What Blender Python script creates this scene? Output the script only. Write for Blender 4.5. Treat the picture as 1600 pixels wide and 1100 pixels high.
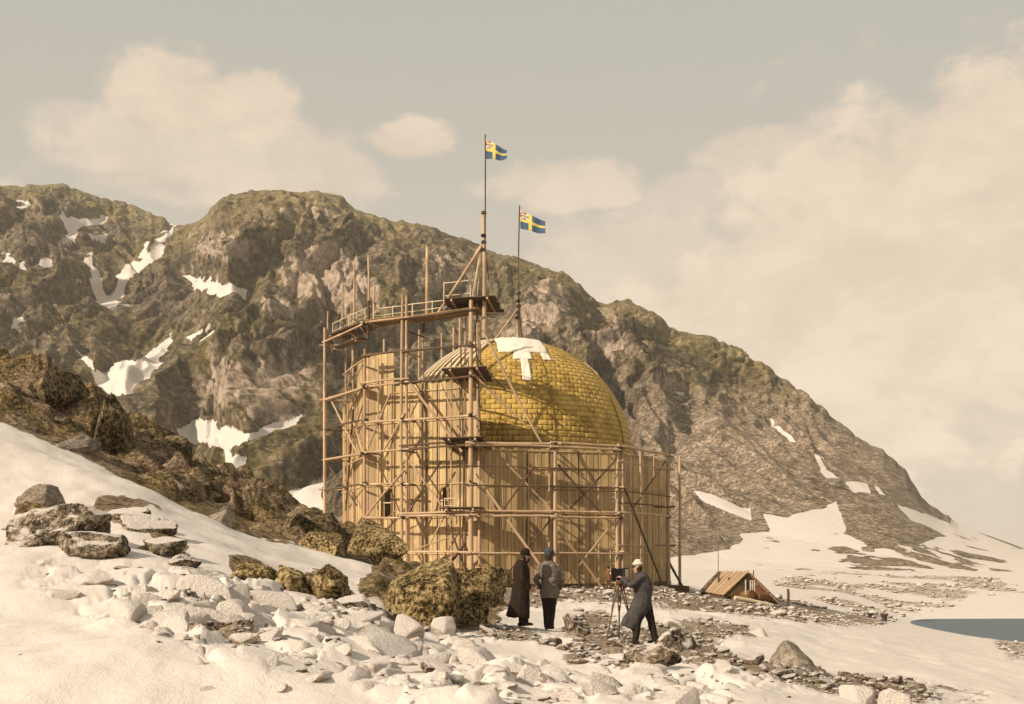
import bpy, bmesh, math, random
import numpy as np
from mathutils import Vector, Matrix, Quaternion

random.seed(7)
S = bpy.context.scene
for o in list(bpy.data.objects):
    bpy.data.objects.remove(o)
C = S.collection
R = math.radians
EYE = 8.0            # camera height over the sea, metres
F = 1931.0           # focal length in photograph pixels (1600 wide)
HY = 870.0           # horizon row in the photograph


def P(x, y, Y):      # survey: picture bearing (x, y) at depth Y -> place in the world
    return Vector(((x - 800.0) / F * Y, Y, EYE - (y - HY) / F * Y))


# ---------------------------------------------------------------- camera
cd = bpy.data.cameras.new('camera')
cam = bpy.data.objects.new('camera', cd)
C.objects.link(cam)
cam.location = (0, 0, EYE)
cam.rotation_euler = (R(90), 0, 0)
cd.sensor_width = 36.0
cd.lens = 36.0 * F / 1600.0
cd.shift_y = (HY - 550.0) / 1600.0
cd.clip_start = 0.1
cd.clip_end = 60000
S.camera = cam

# ---------------------------------------------------------------- light
SUN_AZ = R(54)       # to the left of the direction "towards the camera"
SUN_EL = R(33)
to_sun = Vector((-math.sin(SUN_AZ) * math.cos(SUN_EL), -math.cos(SUN_AZ) * math.cos(SUN_EL), math.sin(SUN_EL)))
sl = bpy.data.lights.new('sun', 'SUN')
sl.energy = 5.0
sl.angle = R(0.55)
sl.color = (1.0, 0.855, 0.69)
so = bpy.data.objects.new('sun', sl)
so.rotation_euler = to_sun.to_track_quat('Z', 'Y').to_euler()
so.location = (-60, -40, 80)
C.objects.link(so)

S.view_settings.view_transform = 'Standard'
S.view_settings.look = 'None'
S.view_settings.exposure = 0.16
S.view_settings.gamma = 1.0
S.view_settings.use_curve_mapping = False
S.cycles.use_denoising = True
S.cycles.max_bounces = 6
S.cycles.volume_bounces = 0


# ---------------------------------------------------------------- node maths
class NT:
    def __init__(s, tree):
        s.t = tree

    def n(s, kind, **kw):
        nd = s.t.nodes.new(kind)
        for k, v in kw.items():
            setattr(nd, k, v)
        return nd

    def put(s, sock, v):
        if isinstance(v, V):
            s.t.links.new(v.k, sock)
        elif isinstance(v, (tuple, list)):
            v = tuple(v)
            if sock.type == 'RGBA' and len(v) == 3:
                v = v + (1.0,)
            sock.default_value = v
        else:
            sock.default_value = v

    def m(s, op, a, b=0.0, c=0.0, clamp=False):
        nd = s.n('ShaderNodeMath', operation=op, use_clamp=clamp)
        s.put(nd.inputs[0], a); s.put(nd.inputs[1], b); s.put(nd.inputs[2], c)
        return V(s, nd.outputs[0])

    def vm(s, op, a, b=(0, 0, 0)):
        nd = s.n('ShaderNodeVectorMath', operation=op)
        s.put(nd.inputs[0], a)
        if op == 'SCALE':
            s.put(nd.inputs[3], b)
        else:
            s.put(nd.inputs[1], b)
        return V(s, nd.outputs[0])

    def xyz(s, v):
        nd = s.n('ShaderNodeSeparateXYZ'); s.put(nd.inputs[0], v)
        return [V(s, o) for o in nd.outputs]

    def vec(s, x, y, z):
        nd = s.n('ShaderNodeCombineXYZ')
        for i, q in enumerate((x, y, z)):
            s.put(nd.inputs[i], q)
        return V(s, nd.outputs[0])

    def mix(s, f, a, b):
        nd = s.n('ShaderNodeMix', data_type='RGBA')
        s.put(nd.inputs[0], f); s.put(nd.inputs[6], a); s.put(nd.inputs[7], b)
        return V(s, nd.outputs[2])

    def noise(s, vec, scale, detail=4.0, rough=0.55, dist=0.0, col=False):
        nd = s.n('ShaderNodeTexNoise')
        s.put(nd.inputs['Vector'], vec)
        nd.inputs['Scale'].default_value = scale
        nd.inputs['Detail'].default_value = detail
        nd.inputs['Roughness'].default_value = rough
        nd.inputs['Distortion'].default_value = dist
        return V(s, nd.outputs['Color' if col else 'Fac'])

    def voro(s, vec, scale, feature='F1', out='Distance'):
        nd = s.n('ShaderNodeTexVoronoi', feature=feature)
        s.put(nd.inputs['Vector'], vec)
        nd.inputs['Scale'].default_value = scale
        return V(s, nd.outputs[out])

    def ss(s, v, a, b):
        nd = s.n('ShaderNodeMapRange', interpolation_type='SMOOTHSTEP')
        s.put(nd.inputs[0], v)
        nd.inputs[1].default_value = a; nd.inputs[2].default_value = b
        return V(s, nd.outputs[0])

    def ramp(s, f, stops):
        nd = s.n('ShaderNodeValToRGB')
        e = nd.color_ramp.elements
        while len(e) < len(stops):
            e.new(0.5)
        for q, (p, c) in zip(e, stops):
            q.position = p; q.color = tuple(c) + (1.0,)
        s.put(nd.inputs[0], f)
        return V(s, nd.outputs[0])

    def attr(s, name):
        nd = s.n('ShaderNodeAttribute', attribute_name=name)
        return V(s, nd.outputs['Fac'])


class V:
    def __init__(s, nt, k):
        s.nt = nt; s.k = k
    def __add__(s, o): return s.nt.m('ADD', s, o)
    def __radd__(s, o): return s.nt.m('ADD', o, s)
    def __sub__(s, o): return s.nt.m('SUBTRACT', s, o)
    def __rsub__(s, o): return s.nt.m('SUBTRACT', o, s)
    def __mul__(s, o): return s.nt.m('MULTIPLY', s, o)
    def __rmul__(s, o): return s.nt.m('MULTIPLY', o, s)
    def __truediv__(s, o): return s.nt.m('DIVIDE', s, o)
    def max(s, o): return s.nt.m('MAXIMUM', s, o)
    def min(s, o): return s.nt.m('MINIMUM', s, o)


# ---------------------------------------------------------------- sky
W = bpy.data.worlds.new('World')
S.world = W
W.use_nodes = True
W.node_tree.nodes.clear()
nt = NT(W.node_tree)
tc = nt.n('ShaderNodeTexCoord')
dirv = nt.vm('NORMALIZE', V(nt, tc.outputs['Generated']))
dx, dy, dz = nt.xyz(dirv)
az = nt.m('ARCTAN2', dx, dy)
el = nt.m('ARCSINE', dz)
sky = nt.n('ShaderNodeTexSky', sky_type='NISHITA', sun_disc=False)
sky.sun_elevation = SUN_EL
sky.sun_rotation = math.atan2(to_sun.x, to_sun.y)
sky.air_density = 1.0; sky.dust_density = 3.0
nish = nt.vm('SCALE', V(nt, sky.outputs[0]), 0.1)
# the grey-green upper air and the warm air near the horizon
air = nt.ramp(nt.m('MULTIPLY', el, 1.0 / R(90), clamp=True),
              [(0.0, (0.80, 0.665, 0.535)), (0.09, (0.70, 0.595, 0.475)), (0.19, (0.54, 0.505, 0.425)),
               (0.30, (0.455, 0.455, 0.398)), (1.0, (0.41, 0.425, 0.385))])
base = nt.mix(0.10, air, nish)
cv = nt.vec(az, el * 1.5, 0.0)
nb = nt.noise(nt.vm('ADD', cv, (3.1, 1.7, 0.4)), 13.0, 8.0, 0.6, 0.25)
nf = nt.noise(nt.vm('ADD', cv, (7.7, 4.2, 1.9)), 26.0, 5.0, 0.6)
wob = (nb - 0.5) * 1.7 + (nf - 0.5) * 0.5
clouds = None
for (cx, cy, rx, ry, st) in [
        (265, 150, 120, 75, 1.0), (390, 165, 90, 62, 0.95), (330, 245, 290, 85, 0.85), (500, 270, 130, 55, 0.75),
        (640, 220, 85, 34, 0.9), (890, 290, 150, 46, 0.85), (115, 185, 70, 30, 0.5),
        (1085, 300, 100, 40, 0.55), (1470, 430, 450, 300, 1.0), (1230, 560, 430, 240, 0.95), (1600, 300, 320, 210, 1.0),
        (1190, 235, 130, 46, 0.7), (1000, 400, 200, 80, 0.7), (-350, 300, 330, 110, 0.8), (2250, 350, 420, 200, 0.8)]:
    a0 = math.atan((cx - 800) / F)
    e0 = math.atan((HY - cy) / F * math.cos(a0))
    u = (az - a0) * (F / rx)
    w = (el - e0) * (F / ry)
    q = 1.0 - nt.m('SQRT', u * u + w * w) + wob * 0.85
    mk = nt.ss(q, -0.02, 0.38) * st
    clouds = mk if clouds is None else clouds.max(mk)
# the same kind of cloud goes on round the rest of the sky
far = nt.ss(nt.noise(nt.vm('ADD', cv, (1.3, 9.1, 2.0)), 3.2, 6.0, 0.55, 0.3), 0.5, 0.68)
side = nt.ss(nt.m('ABSOLUTE', az), 0.62, 0.9)
clouds = clouds.max(far * side * 0.8)
ccol = nt.mix(nt.ss(nb + (nf - 0.5) * 0.4, 0.32, 0.68), (0.655, 0.54, 0.425), (0.77, 0.635, 0.50))
ccol = nt.vm('SCALE', ccol, 1.0 + nt.ss(el, 0.40, 0.02) * 0.24)
col = nt.mix(clouds, base, ccol)
bg = nt.n('ShaderNodeBackground')
nt.put(bg.inputs[0], col)
bg.inputs[1].default_value = 1.0
wo = nt.n('ShaderNodeOutputWorld')
W.node_tree.links.new(bg.outputs[0], wo.inputs[0])
# ================================================================ helpers
def tag(o, label=None, cat=None, group=None, kind=None):
    if label: o['label'] = label
    if cat: o['category'] = cat
    if group: o['group'] = group
    if kind: o['kind'] = kind
    return o


def link(name, me, parent=None, loc=None):
    o = bpy.data.objects.new(name, me)
    C.objects.link(o)
    if parent is not None:
        o.parent = parent
    if loc is not None:
        o.location = loc
    return o


def empty(name, loc=(0, 0, 0), rz=0.0):
    o = bpy.data.objects.new(name, None)
    C.objects.link(o)
    o.location = loc
    o.rotation_euler = (0, 0, rz)
    o.empty_display_size = 0.2
    return o


def mesh_np(name, co, quads, mat=None, smooth=True, attrs=None, tris=False):
    k = 3 if tris else 4
    co = np.ascontiguousarray(co, dtype=np.float32)
    quads = np.ascontiguousarray(quads, dtype=np.int32)
    me = bpy.data.meshes.new(name)
    me.vertices.add(len(co)); me.vertices.foreach_set('co', co.ravel())
    nf_ = len(quads)
    me.loops.add(nf_ * k); me.loops.foreach_set('vertex_index', quads.ravel())
    me.polygons.add(nf_)
    me.polygons.foreach_set('loop_start', np.arange(nf_, dtype=np.int32) * k)
    if smooth:
        me.polygons.foreach_set('use_smooth', np.ones(nf_, dtype=bool))
    for an, av in (attrs or {}).items():
        at = me.attributes.new(an, 'FLOAT', 'POINT')
        at.data.foreach_set('value', np.ascontiguousarray(av, dtype=np.float32).ravel())
    me.update(calc_edges=True)
    if mat is not None:
        me.materials.append(mat)
    return me


def py_mesh(name, vs, fs, mat=None, smooth=False):
    me = bpy.data.meshes.new(name)
    me.from_pydata([tuple(v) for v in vs], [], fs)
    if smooth:
        for p in me.polygons:
            p.use_smooth = True
    if mat is not None:
        me.materials.append(mat)
    me.update()
    return me


def grid_quads(nr, nc):
    i = np.arange(nr * nc).reshape(nr, nc)
    return np.stack([i[:-1, :-1], i[:-1, 1:], i[1:, 1:], i[1:, :-1]], -1).reshape(-1, 4)


# ---------------------------------------------------------------- numpy noise
def _h(ix, iy, iz, seed):
    with np.errstate(over='ignore'):
        h = (ix.astype(np.int64).astype(np.uint32) * np.uint32(374761393)
             + iy.astype(np.int64).astype(np.uint32) * np.uint32(668265263)
             + iz.astype(np.int64).astype(np.uint32) * np.uint32(2246822519)
             + np.uint32((seed * 3266489917) & 0xffffffff))
        h ^= h >> np.uint32(15); h *= np.uint32(2246822519)
        h ^= h >> np.uint32(13); h *= np.uint32(3266489917)
        h ^= h >> np.uint32(16)
    return h.astype(np.float32) * np.float32(1.0 / 4294967295.0)


def vn(x, y, z=None, seed=0):
    """value noise in [-1, 1]"""
    x = np.asarray(x, dtype=np.float32); y = np.asarray(y, dtype=np.float32)
    x0 = np.floor(x); y0 = np.floor(y)
    fx = x - x0; fy = y - y0
    ux = fx * fx * fx * (fx * (fx * 6 - 15) + 10); uy = fy * fy * fy * (fy * (fy * 6 - 15) + 10)
    if z is None:
        zz = np.zeros_like(x0)
        a = _h(x0, y0, zz, seed); b = _h(x0 + 1, y0, zz, seed)
        c = _h(x0, y0 + 1, zz, seed); d = _h(x0 + 1, y0 + 1, zz, seed)
        return ((a + (b - a) * ux) * (1 - uy) + (c + (d - c) * ux) * uy) * 2 - 1
    z = np.asarray(z, dtype=np.float32)
    z0 = np.floor(z); fz = z - z0
    uz = fz * fz * fz * (fz * (fz * 6 - 15) + 10)
    r = []
    for k in (0, 1):
        a = _h(x0, y0, z0 + k, seed); b = _h(x0 + 1, y0, z0 + k, seed)
        c = _h(x0, y0 + 1, z0 + k, seed); d = _h(x0 + 1, y0 + 1, z0 + k, seed)
        r.append((a + (b - a) * ux) * (1 - uy) + (c + (d - c) * ux) * uy)
    return (r[0] * (1 - uz) + r[1] * uz) * 2 - 1


def fbm(x, y, z=None, seed=0, oct=4, gain=0.5):
    s = 0.0; a = 1.0; t = 0.0; f = 1.0
    for i in range(oct):
        s = s + a * vn(x * f + 13.7 * i, y * f + 7.3 * i, None if z is None else z * f, seed + i)
        t += a; a *= gain; f *= 2.03
    return s / t


def ridged(x, y, z=None, seed=0, oct=3, gain=0.5):
    s = 0.0; a = 1.0; t = 0.0; f = 1.0
    for i in range(oct):
        q = 1 - np.abs(vn(x * f + 5.1 * i, y * f + 3.9 * i, None if z is None else z * f, seed + 31 * i))
        s = s + a * q * q
        t += a; a *= gain; f *= 2.07
    return s / t


def cells(x, y, seed=0):
    """tilted block field: (height, edge distance) of a jittered cell pattern"""
    x = np.asarray(x, dtype=np.float32); y = np.asarray(y, dtype=np.float32)
    x0 = np.floor(x); y0 = np.floor(y)
    d1 = np.full(x.shape, 9.0, np.float32); d2 = np.full(x.shape, 9.0, np.float32); h1 = np.zeros_like(d1)
    z0 = np.zeros_like(x0)
    for i in (-1, 0, 1):
        for j in (-1, 0, 1):
            cx = x0 + i; cy = y0 + j
            px = cx + _h(cx, cy, z0, seed); py = cy + _h(cx, cy, z0, seed + 1)
            dx_ = x - px; dy_ = y - py
            d = np.sqrt(dx_ * dx_ + dy_ * dy_)
            hh = _h(cx, cy, z0, seed + 2) + (_h(cx, cy, z0, seed + 3) - .5) * 1.5 * dx_ + (_h(cx, cy, z0, seed + 4) - .5) * 1.5 * dy_
            near = d < d1
            d2 = np.where(near, d1, np.minimum(d2, d))
            h1 = np.where(near, hh, h1)
            d1 = np.where(near, d, d1)
    return h1, d2 - d1


def sstep(v, a, b):
    t = np.clip((v - a) / (b - a), 0, 1)
    return t * t * (3 - 2 * t)


def poly_sd(px, py, poly):
    """signed distance to a closed outline, positive inside"""
    ins = np.zeros(px.shape, bool)
    dm = np.full(px.shape, 1e9, np.float32)
    n = len(poly)
    for i in range(n):
        x1, y1 = poly[i]; x2, y2 = poly[(i + 1) % n]
        ex, ey = x2 - x1, y2 - y1
        l2 = ex * ex + ey * ey + 1e-9
        t = np.clip(((px - x1) * ex + (py - y1) * ey) / l2, 0, 1)
        dm = np.minimum(dm, (px - x1 - t * ex) ** 2 + (py - y1 - t * ey) ** 2)
        if y1 != y2:
            cond = ((y1 > py) != (y2 > py)) & (px < (x2 - x1) * (py - y1) / (y2 - y1) + x1)
            ins ^= cond
    d = np.sqrt(dm)
    return np.where(ins, d, -d)


# ---------------------------------------------------------------- materials
def material(name):
    m = bpy.data.materials.new(name)
    m.use_nodes = True
    m.node_tree.nodes.clear()
    t = NT(m.node_tree)
    b = t.n('ShaderNodeBsdfPrincipled')
    o = t.n('ShaderNodeOutputMaterial')
    m.node_tree.links.new(b.outputs[0], o.inputs[0])
    b.inputs['Specular IOR Level'].default_value = 0.25
    return m, t, b


def bump(t, b, h, strength=0.5, dist=0.02):
    nd = t.n('ShaderNodeBump')
    nd.inputs['Strength'].default_value = strength
    nd.inputs['Distance'].default_value = dist
    t.put(nd.inputs['Height'], h)
    t.t.links.new(nd.outputs[0], b.inputs['Normal'])


def geo(t):
    nd = t.n('ShaderNodeNewGeometry')
    return V(t, nd.outputs['Position']), V(t, nd.outputs['Normal'])


def objco(t):
    nd = t.n('ShaderNodeTexCoord')
    return V(t, nd.outputs['Object'])


def orand(t):
    nd = t.n('ShaderNodeObjectInfo')
    return V(t, nd.outputs['Random'])


SNOW = (0.655, 0.585, 0.52)
SNOW2 = (0.57, 0.505, 0.445)


def wood_mat(name, c1, c2, c3, grain=(26, 26, 1.6), rough=0.75, vary=0.35, stain=0.35):
    m, t, b = material(name)
    oc = objco(t); r = orand(t)
    v = t.vm('ADD', t.vm('MULTIPLY', oc, grain), t.vec(r * 37.0, r * 11.0, r * 23.0))
    g = t.noise(v, 1.0, 5.0, 0.6, 0.4)
    pos, nrm = geo(t)
    big = t.noise(pos, 0.55, 4.0, 0.6)
    c = t.mix(t.ss(g, 0.3, 0.72), c2, c1)
    c = t.mix(t.ss(big + (r - 0.5) * vary, 0.42, 0.72) * stain * 2.0, c, c3)
    hs = t.n('ShaderNodeHueSaturation')
    t.put(hs.inputs['Value'], 0.82 + r * vary)
    t.put(hs.inputs['Color'], c)
    t.t.links.new(hs.outputs[0], b.inputs['Base Color'])
    b.inputs['Roughness'].default_value = rough
    bump(t, b, g, 0.5, 0.012)
    return m


M = {}
M['pole'] = wood_mat('peeled_pole', (0.58, 0.42, 0.27), (0.40, 0.27, 0.16), (0.25, 0.16, 0.09), (5, 5, 6.0), vary=0.5)
M['plank'] = wood_mat('wall_plank', (0.62, 0.455, 0.235), (0.45, 0.31, 0.14), (0.25, 0.175, 0.095), vary=0.75, stain=0.5)
M['deck'] = wood_mat('deck_plank', (0.42, 0.27, 0.13), (0.27, 0.16, 0.07), (0.16, 0.09, 0.04), vary=0.4)
M['oldwood'] = wood_mat('weathered_wood', (0.16, 0.10, 0.055), (0.09, 0.055, 0.03), (0.05, 0.032, 0.02), vary=0.4)
M['redwood'] = wood_mat('hut_board', (0.46, 0.28, 0.13), (0.30, 0.165, 0.07), (0.18, 0.075, 0.032), (8, 8, 3), vary=0.5, stain=0.5)
M['roofwood'] = wood_mat('hut_roof_board', (0.48, 0.34, 0.20), (0.36, 0.245, 0.135), (0.24, 0.16, 0.085), (8, 8, 3), vary=0.35)
M['palewood'] = wood_mat('pale_lath', (0.72, 0.60, 0.42), (0.58, 0.46, 0.30), (0.45, 0.34, 0.2), vary=0.25, stain=0.2)


def plain(name, c, rough=0.7, metallic=0.0, var=0.12, scale=18.0, spec=0.25):
    m, t, b = material(name)
    pos, nrm = geo(t)
    n = t.noise(pos, scale, 4.0, 0.6)
    a = tuple(q * (1 - var) for q in c); d = tuple(min(1, q * (1 + var)) for q in c)
    t.put(b.inputs['Base Color'], t.mix(t.ss(n, 0.3, 0.7), a, d))
    b.inputs['Roughness'].default_value = rough
    b.inputs['Metallic'].default_value = metallic
    b.inputs['Specular IOR Level'].default_value = spec
    bump(t, b, n, 0.25, 0.01)
    return m


def cloth(name, c, scale=60.0, var=0.3):
    m, t, b = material(name)
    pos, nrm = geo(t)
    n = t.noise(pos, scale, 3.0, 0.6)
    f = t.noise(pos, 7.0, 4.0, 0.6, 0.6)
    a = tuple(q * (1 - var) for q in c); d = tuple(min(1, q * (1 + var)) for q in c)
    t.put(b.inputs['Base Color'], t.mix(t.ss(n * 0.6 + f * 0.4, 0.35, 0.65), a, d))
    b.inputs['Roughness'].default_value = 0.9
    b.inputs['Specular IOR Level'].default_value = 0.1
    bump(t, b, n * 0.3 + f, 0.6, 0.04)
    return m


M['coat_brown'] = cloth('brown_coat', (0.030, 0.020, 0.014))
M['coat_grey'] = cloth('grey_jacket', (0.165, 0.135, 0.11))
M['coat_blue'] = cloth('slate_coat', (0.066, 0.058, 0.055))
M['dark_cloth'] = cloth('dark_trousers', (0.03, 0.020, 0.016))
M['sleeve_dark'] = cloth('dark_sleeve', (0.045, 0.033, 0.028))
M['cap_dark'] = cloth('dark_cap', (0.025, 0.016, 0.013))
M['cap_blue'] = cloth('blue_cap', (0.062, 0.066, 0.076))
M['cap_white'] = cloth('white_cap', (0.60, 0.51, 0.40), var=0.15)
M['skin'] = plain('skin', (0.46, 0.27, 0.17), 0.6)
M['hair'] = plain('hair', (0.035, 0.02, 0.012), 0.7)
M['boot'] = plain('boot_leather', (0.02, 0.014, 0.011), 0.5)
M['black'] = plain('black_leather', (0.012, 0.010, 0.009), 0.55)
M['brass'] = plain('brass', (0.55, 0.38, 0.14), 0.35, 1.0)
M['glass'] = plain('dark_glass', (0.02, 0.025, 0.03), 0.08, 0.0, 0.05, spec=0.6)
M['rope'] = plain('rope', (0.55, 0.44, 0.30), 0.9)
M['darkrope'] = plain('tarred_rope', (0.05, 0.035, 0.025), 0.9)
M['whitewood'] = plain('white_painted_wood', (0.75, 0.64, 0.50), 0.6)
M['blue'] = plain('flag_blue', (0.05, 0.088, 0.15), 0.8, var=0.06)
M['yellow'] = plain('flag_yellow', (0.56, 0.45, 0.10), 0.8, var=0.06)
M['red'] = plain('flag_red', (0.36, 0.10, 0.07), 0.8, var=0.06)
M['flagwhite'] = plain('flag_white', (0.75, 0.62, 0.5), 0.8, var=0.06)
M['iron'] = plain('rusty_iron', (0.05, 0.035, 0.028), 0.6)
M['bale'] = cloth('red_brown_canvas', (0.07, 0.03, 0.018), 20)
# ================================================================ ground
BORDER = [(-900, 470), (-400, 560), (0, 662), (80, 688), (130, 712), (200, 742), (270, 788), (340, 822), (400, 845), (480, 868), (560, 886), (640, 905)]
CREST = [(-900, 330), (-400, 440), (0, 552), (60, 572), (130, 594), (200, 638), (270, 688), (300, 712), (360, 735), (400, 742), (450, 762), (485, 798), (540, 803), (590, 835), (640, 885)]


def bx(x): return float(np.interp(x, [p[0] for p in BORDER], [p[1] for p in BORDER]))
def cx_(x): return float(np.interp(x, [p[0] for p in CREST], [p[1] for p in CREST]))


def zz(y, Y): return EYE - (y - HY) / F * Y


COLS = {}
for x in (-900, -400, -150, 0, 60, 130, 200, 270, 300, 360, 400, 450, 485, 540, 590, 640):
    b_, c_ = bx(x), cx_(x)
    zc = zz(c_, 54)
    s_ = min(1.0, max(0.0, (x - 200) / 440.0))
    COLS[x] = [(6, 6.25 + .2 * (1 - s_)), (13, zz(1108, 13)), (20, zz(1000 - 45 * (1 - s_), 20)), (30, zz(925 * s_ + 815 * (1 - s_), 30) if x < 640 else zz(958, 30)),
               (42, zz(b_, 42)), (48, zz(b_ * .5 + c_ * .5, 48)), (54, zc), (57, zc - .1), (66, zc * .55 + 5.9 * .45 - .6), (80, zc * .25 + 5.7 * .75), (93, 5.9), (130, 5.6), (200, 5.2), (340, 6.0), (420, 6)]
COLS[700] = [(6, 6.25), (13, zz(1108, 13)), (20, zz(1015, 20)), (30, zz(962, 30)), (42, zz(935, 42)), (60, zz(926, 60)), (90, 5.62), (130, 5.4), (200, 5), (340, 5), (420, 5)]
COLS[800] = [(6, 6.25), (13, zz(1112, 13)), (20, zz(1022, 20)), (27.2, zz(974, 27.2)), (32, zz(963, 32)), (42, zz(944, 42)), (60, zz(932, 60)), (90, 5.6), (130, 5.4), (200, 5), (340, 5), (420, 5)]
COLS[860] = [(6, 6.25), (13, zz(1116, 13)), (20, zz(1030, 20)), (27.7, zz(985, 27.7)), (33, zz(966, 33)), (42, zz(945, 42)), (60, zz(931, 60)), (90, 5.6), (130, 5.4), (200, 5), (340, 5), (420, 5)]
COLS[1000] = [(6, 6.25), (13, zz(1122, 13)), (20, zz(1038, 20)), (25.5, zz(1007, 25.5)), (32, zz(978, 32)), (45, zz(952, 45)), (65, zz(935, 65)), (92, 5.55), (130, 5.2), (200, 5), (340, 4.5), (420, 4)]
COLS[1100] = [(6, 6.2), (13, zz(1128, 13)), (20, zz(1050, 20)), (26, zz(1012, 26)), (32, zz(992, 32)), (45, zz(962, 45)), (65, zz(945, 65)), (92, zz(932, 92)), (110, zz(931, 110)), (150, 4.4), (220, zz(900, 220)), (340, zz(888, 340)), (420, 4)]
COLS[1200] = [(6, 6.1), (13, zz(1135, 13)), (20, zz(1062, 20)), (26, zz(1028, 26)), (32, zz(1008, 32)), (45, zz(980, 45)), (65, zz(960, 65)), (95, zz(945, 95)), (110, zz(940, 110)), (150, zz(930, 150)), (220, zz(905, 220)), (340, zz(889, 340)), (420, 4)]
COLS[1300] = [(6, 6.0), (13, zz(1145, 13)), (20, zz(1080, 20)), (30, zz(1032, 30)), (45, zz(1002, 45)), (65, zz(982, 65)), (95, zz(964, 95)), (120, zz(955, 120)), (150, zz(945, 150)), (220, zz(912, 220)), (340, zz(890, 340)), (420, 3.5)]
COLS[1400] = [(6, 5.9), (13, zz(1155, 13)), (20, zz(1095, 20)), (30, zz(1048, 30)), (45, zz(1020, 45)), (65, zz(1000, 65)), (95, zz(982, 95)), (125, zz(972, 125)), (146, .45), (158, .25), (170, .5), (230, zz(918, 230)), (340, zz(892, 340)), (420, 3.5)]
COLS[1440] = [(6, 5.9), (13, zz(1158, 13)), (20, zz(1100, 20)), (30, zz(1054, 30)), (45, zz(1027, 45)), (65, zz(1008, 65)), (95, zz(990, 95)), (120, zz(980, 120)), (142, .0), (148, -.6), (155, -.3), (159, .05), (170, .5), (230, zz(918, 230)), (340, zz(892, 340)), (420, 3.5)]
COLS[1500] = [(6, 5.8), (13, zz(1165, 13)), (20, zz(1110, 20)), (30, zz(1064, 30)), (45, zz(1038, 45)), (65, zz(1018, 65)), (95, zz(1001, 95)), (128, .05), (135, -.8), (153, -.6), (159, .05), (170, .55), (230, zz(920, 230)), (340, zz(892, 340)), (420, 3.5)]
COLS[1600] = [(6, 5.7), (13, zz(1175, 13)), (20, zz(1125, 20)), (30, zz(1082, 30)), (45, zz(1055, 45)), (65, zz(1034, 65)), (95, zz(1012, 95)), (116, .05), (124, -.9), (153, -.8), (159, .05), (170, .6), (230, zz(920, 230)), (340, zz(893, 340)), (420, 3)]
COLS[1900] = [(6, 5.5), (13, 5.4), (20, 5.0), (45, 2.6), (65, 1.4), (85, .2), (92, -.8), (152, -1), (160, .05), (230, 1.5), (340, 3), (420, 3)]
COLS[2600] = [(6, 5.2), (13, 4.4), (20, 3.2), (35, 1.2), (50, -.6), (160, -1.5), (260, -1), (300, .5), (420, 2)]

_xs = np.array(sorted(COLS), dtype=float)
_Ys = np.exp(np.linspace(math.log(6), math.log(420), 220))
_raw = np.array([np.interp(_Ys, [q[0] for q in COLS[x]], [q[1] for q in COLS[x]]) for x in _xs])
_gx = np.linspace(-900, 2600, 351)
_tab = np.array([np.interp(_gx, _xs, _raw[:, j]) for j in range(len(_Ys))]).T      # (x, Y)


def _blur(a, axis, n):
    for _ in range(n):
        p = np.concatenate([a.take([0], axis), a, a.take([-1], axis)], axis)
        if axis == 0:
            a = (p[:-2] + 2 * p[1:-1] + p[2:]) / 4
        else:
            a = (p[:, :-2] + 2 * p[:, 1:-1] + p[:, 2:]) / 4
    return a


_tab = _blur(_blur(_tab, 0, 5), 1, 5)


def base_z(X, Y):
    X = np.asarray(X, dtype=np.float64); Y = np.asarray(Y, dtype=np.float64)
    Yc = np.clip(Y, 6.0, 419.0)
    px = np.clip(800 + F * X / Yc, -900, 2599)
    fy = (np.log(Yc) - math.log(6)) / (math.log(420) - math.log(6)) * 219
    fx = (px + 900) / 10.0
    i = np.clip(fx.astype(int), 0, 349); j = np.clip(fy.astype(int), 0, 218)
    u = fx - i; v = fy - j
    return (_tab[i, j] * (1 - u) + _tab[i + 1, j] * u) * (1 - v) + (_tab[i, j + 1] * (1 - u) + _tab[i + 1, j + 1] * u) * v


# bare ground showing through the snow (outlines surveyed as bearings)
GRAVEL = [
    ([(600, 990), (640, 968), (700, 962), (790, 968), (850, 985), (905, 1000), (960, 1030), (985, 1050), (930, 1040), (870, 1005), (790, 990), (700, 985)], 0.62, 9),
    ([(700, 905), (1065, 908), (1110, 930), (1240, 940), (1330, 952), (1410, 962), (1385, 975), (1300, 978), (1210, 966), (1120, 955), (1040, 950), (960, 943), (880, 940), (780, 945), (700, 935)], 0.72, 8),
    ([(870, 985), (900, 955), (940, 950), (985, 985), (1040, 968), (1110, 968), (1190, 985), (1180, 1000), (1090, 1002), (1150, 1030), (1230, 1050), (1330, 1055), (1430, 1075), (1540, 1098), (1420, 1100), (1290, 1090), (1180, 1065), (1090, 1045), (1010, 1015), (940, 1018)], 0.66, 12),
    ([(1215, 905), (1330, 884), (1480, 893), (1620, 903), (1620, 926), (1520, 928), (1500, 944), (1440, 956), (1380, 958), (1240, 946), (1200, 925)], 0.58, 8),
    ([(740, 1075), (800, 1030), (860, 1035), (880, 1075), (830, 1100), (740, 1100)], 0.34, 12),
    ([(560, 1060), (680, 1062), (760, 1090), (720, 1130), (570, 1100)], 0.30, 10),
    ([(270, 1000), (330, 985), (390, 985), (400, 1010), (440, 1005), (410, 1030), (330, 1020)], 0.66, 7),
    ([(180, 935), (230, 940), (330, 955), (380, 965), (330, 975), (240, 962)], 0.55, 6),
    ([(250, 890), (330, 885), (370, 915), (300, 915)], 0.40, 10),
    ([(500, 948), (580, 938), (620, 958), (580, 975), (520, 968)], 0.50, 9),
    ([(1540, 990), (1620, 985), (1620, 1030), (1570, 1030)], 0.55, 9),
    ([(1000, 1060), (1060, 1055), (1150, 1085), (1100, 1110), (1010, 1100)], 0.36, 10),
]
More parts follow.
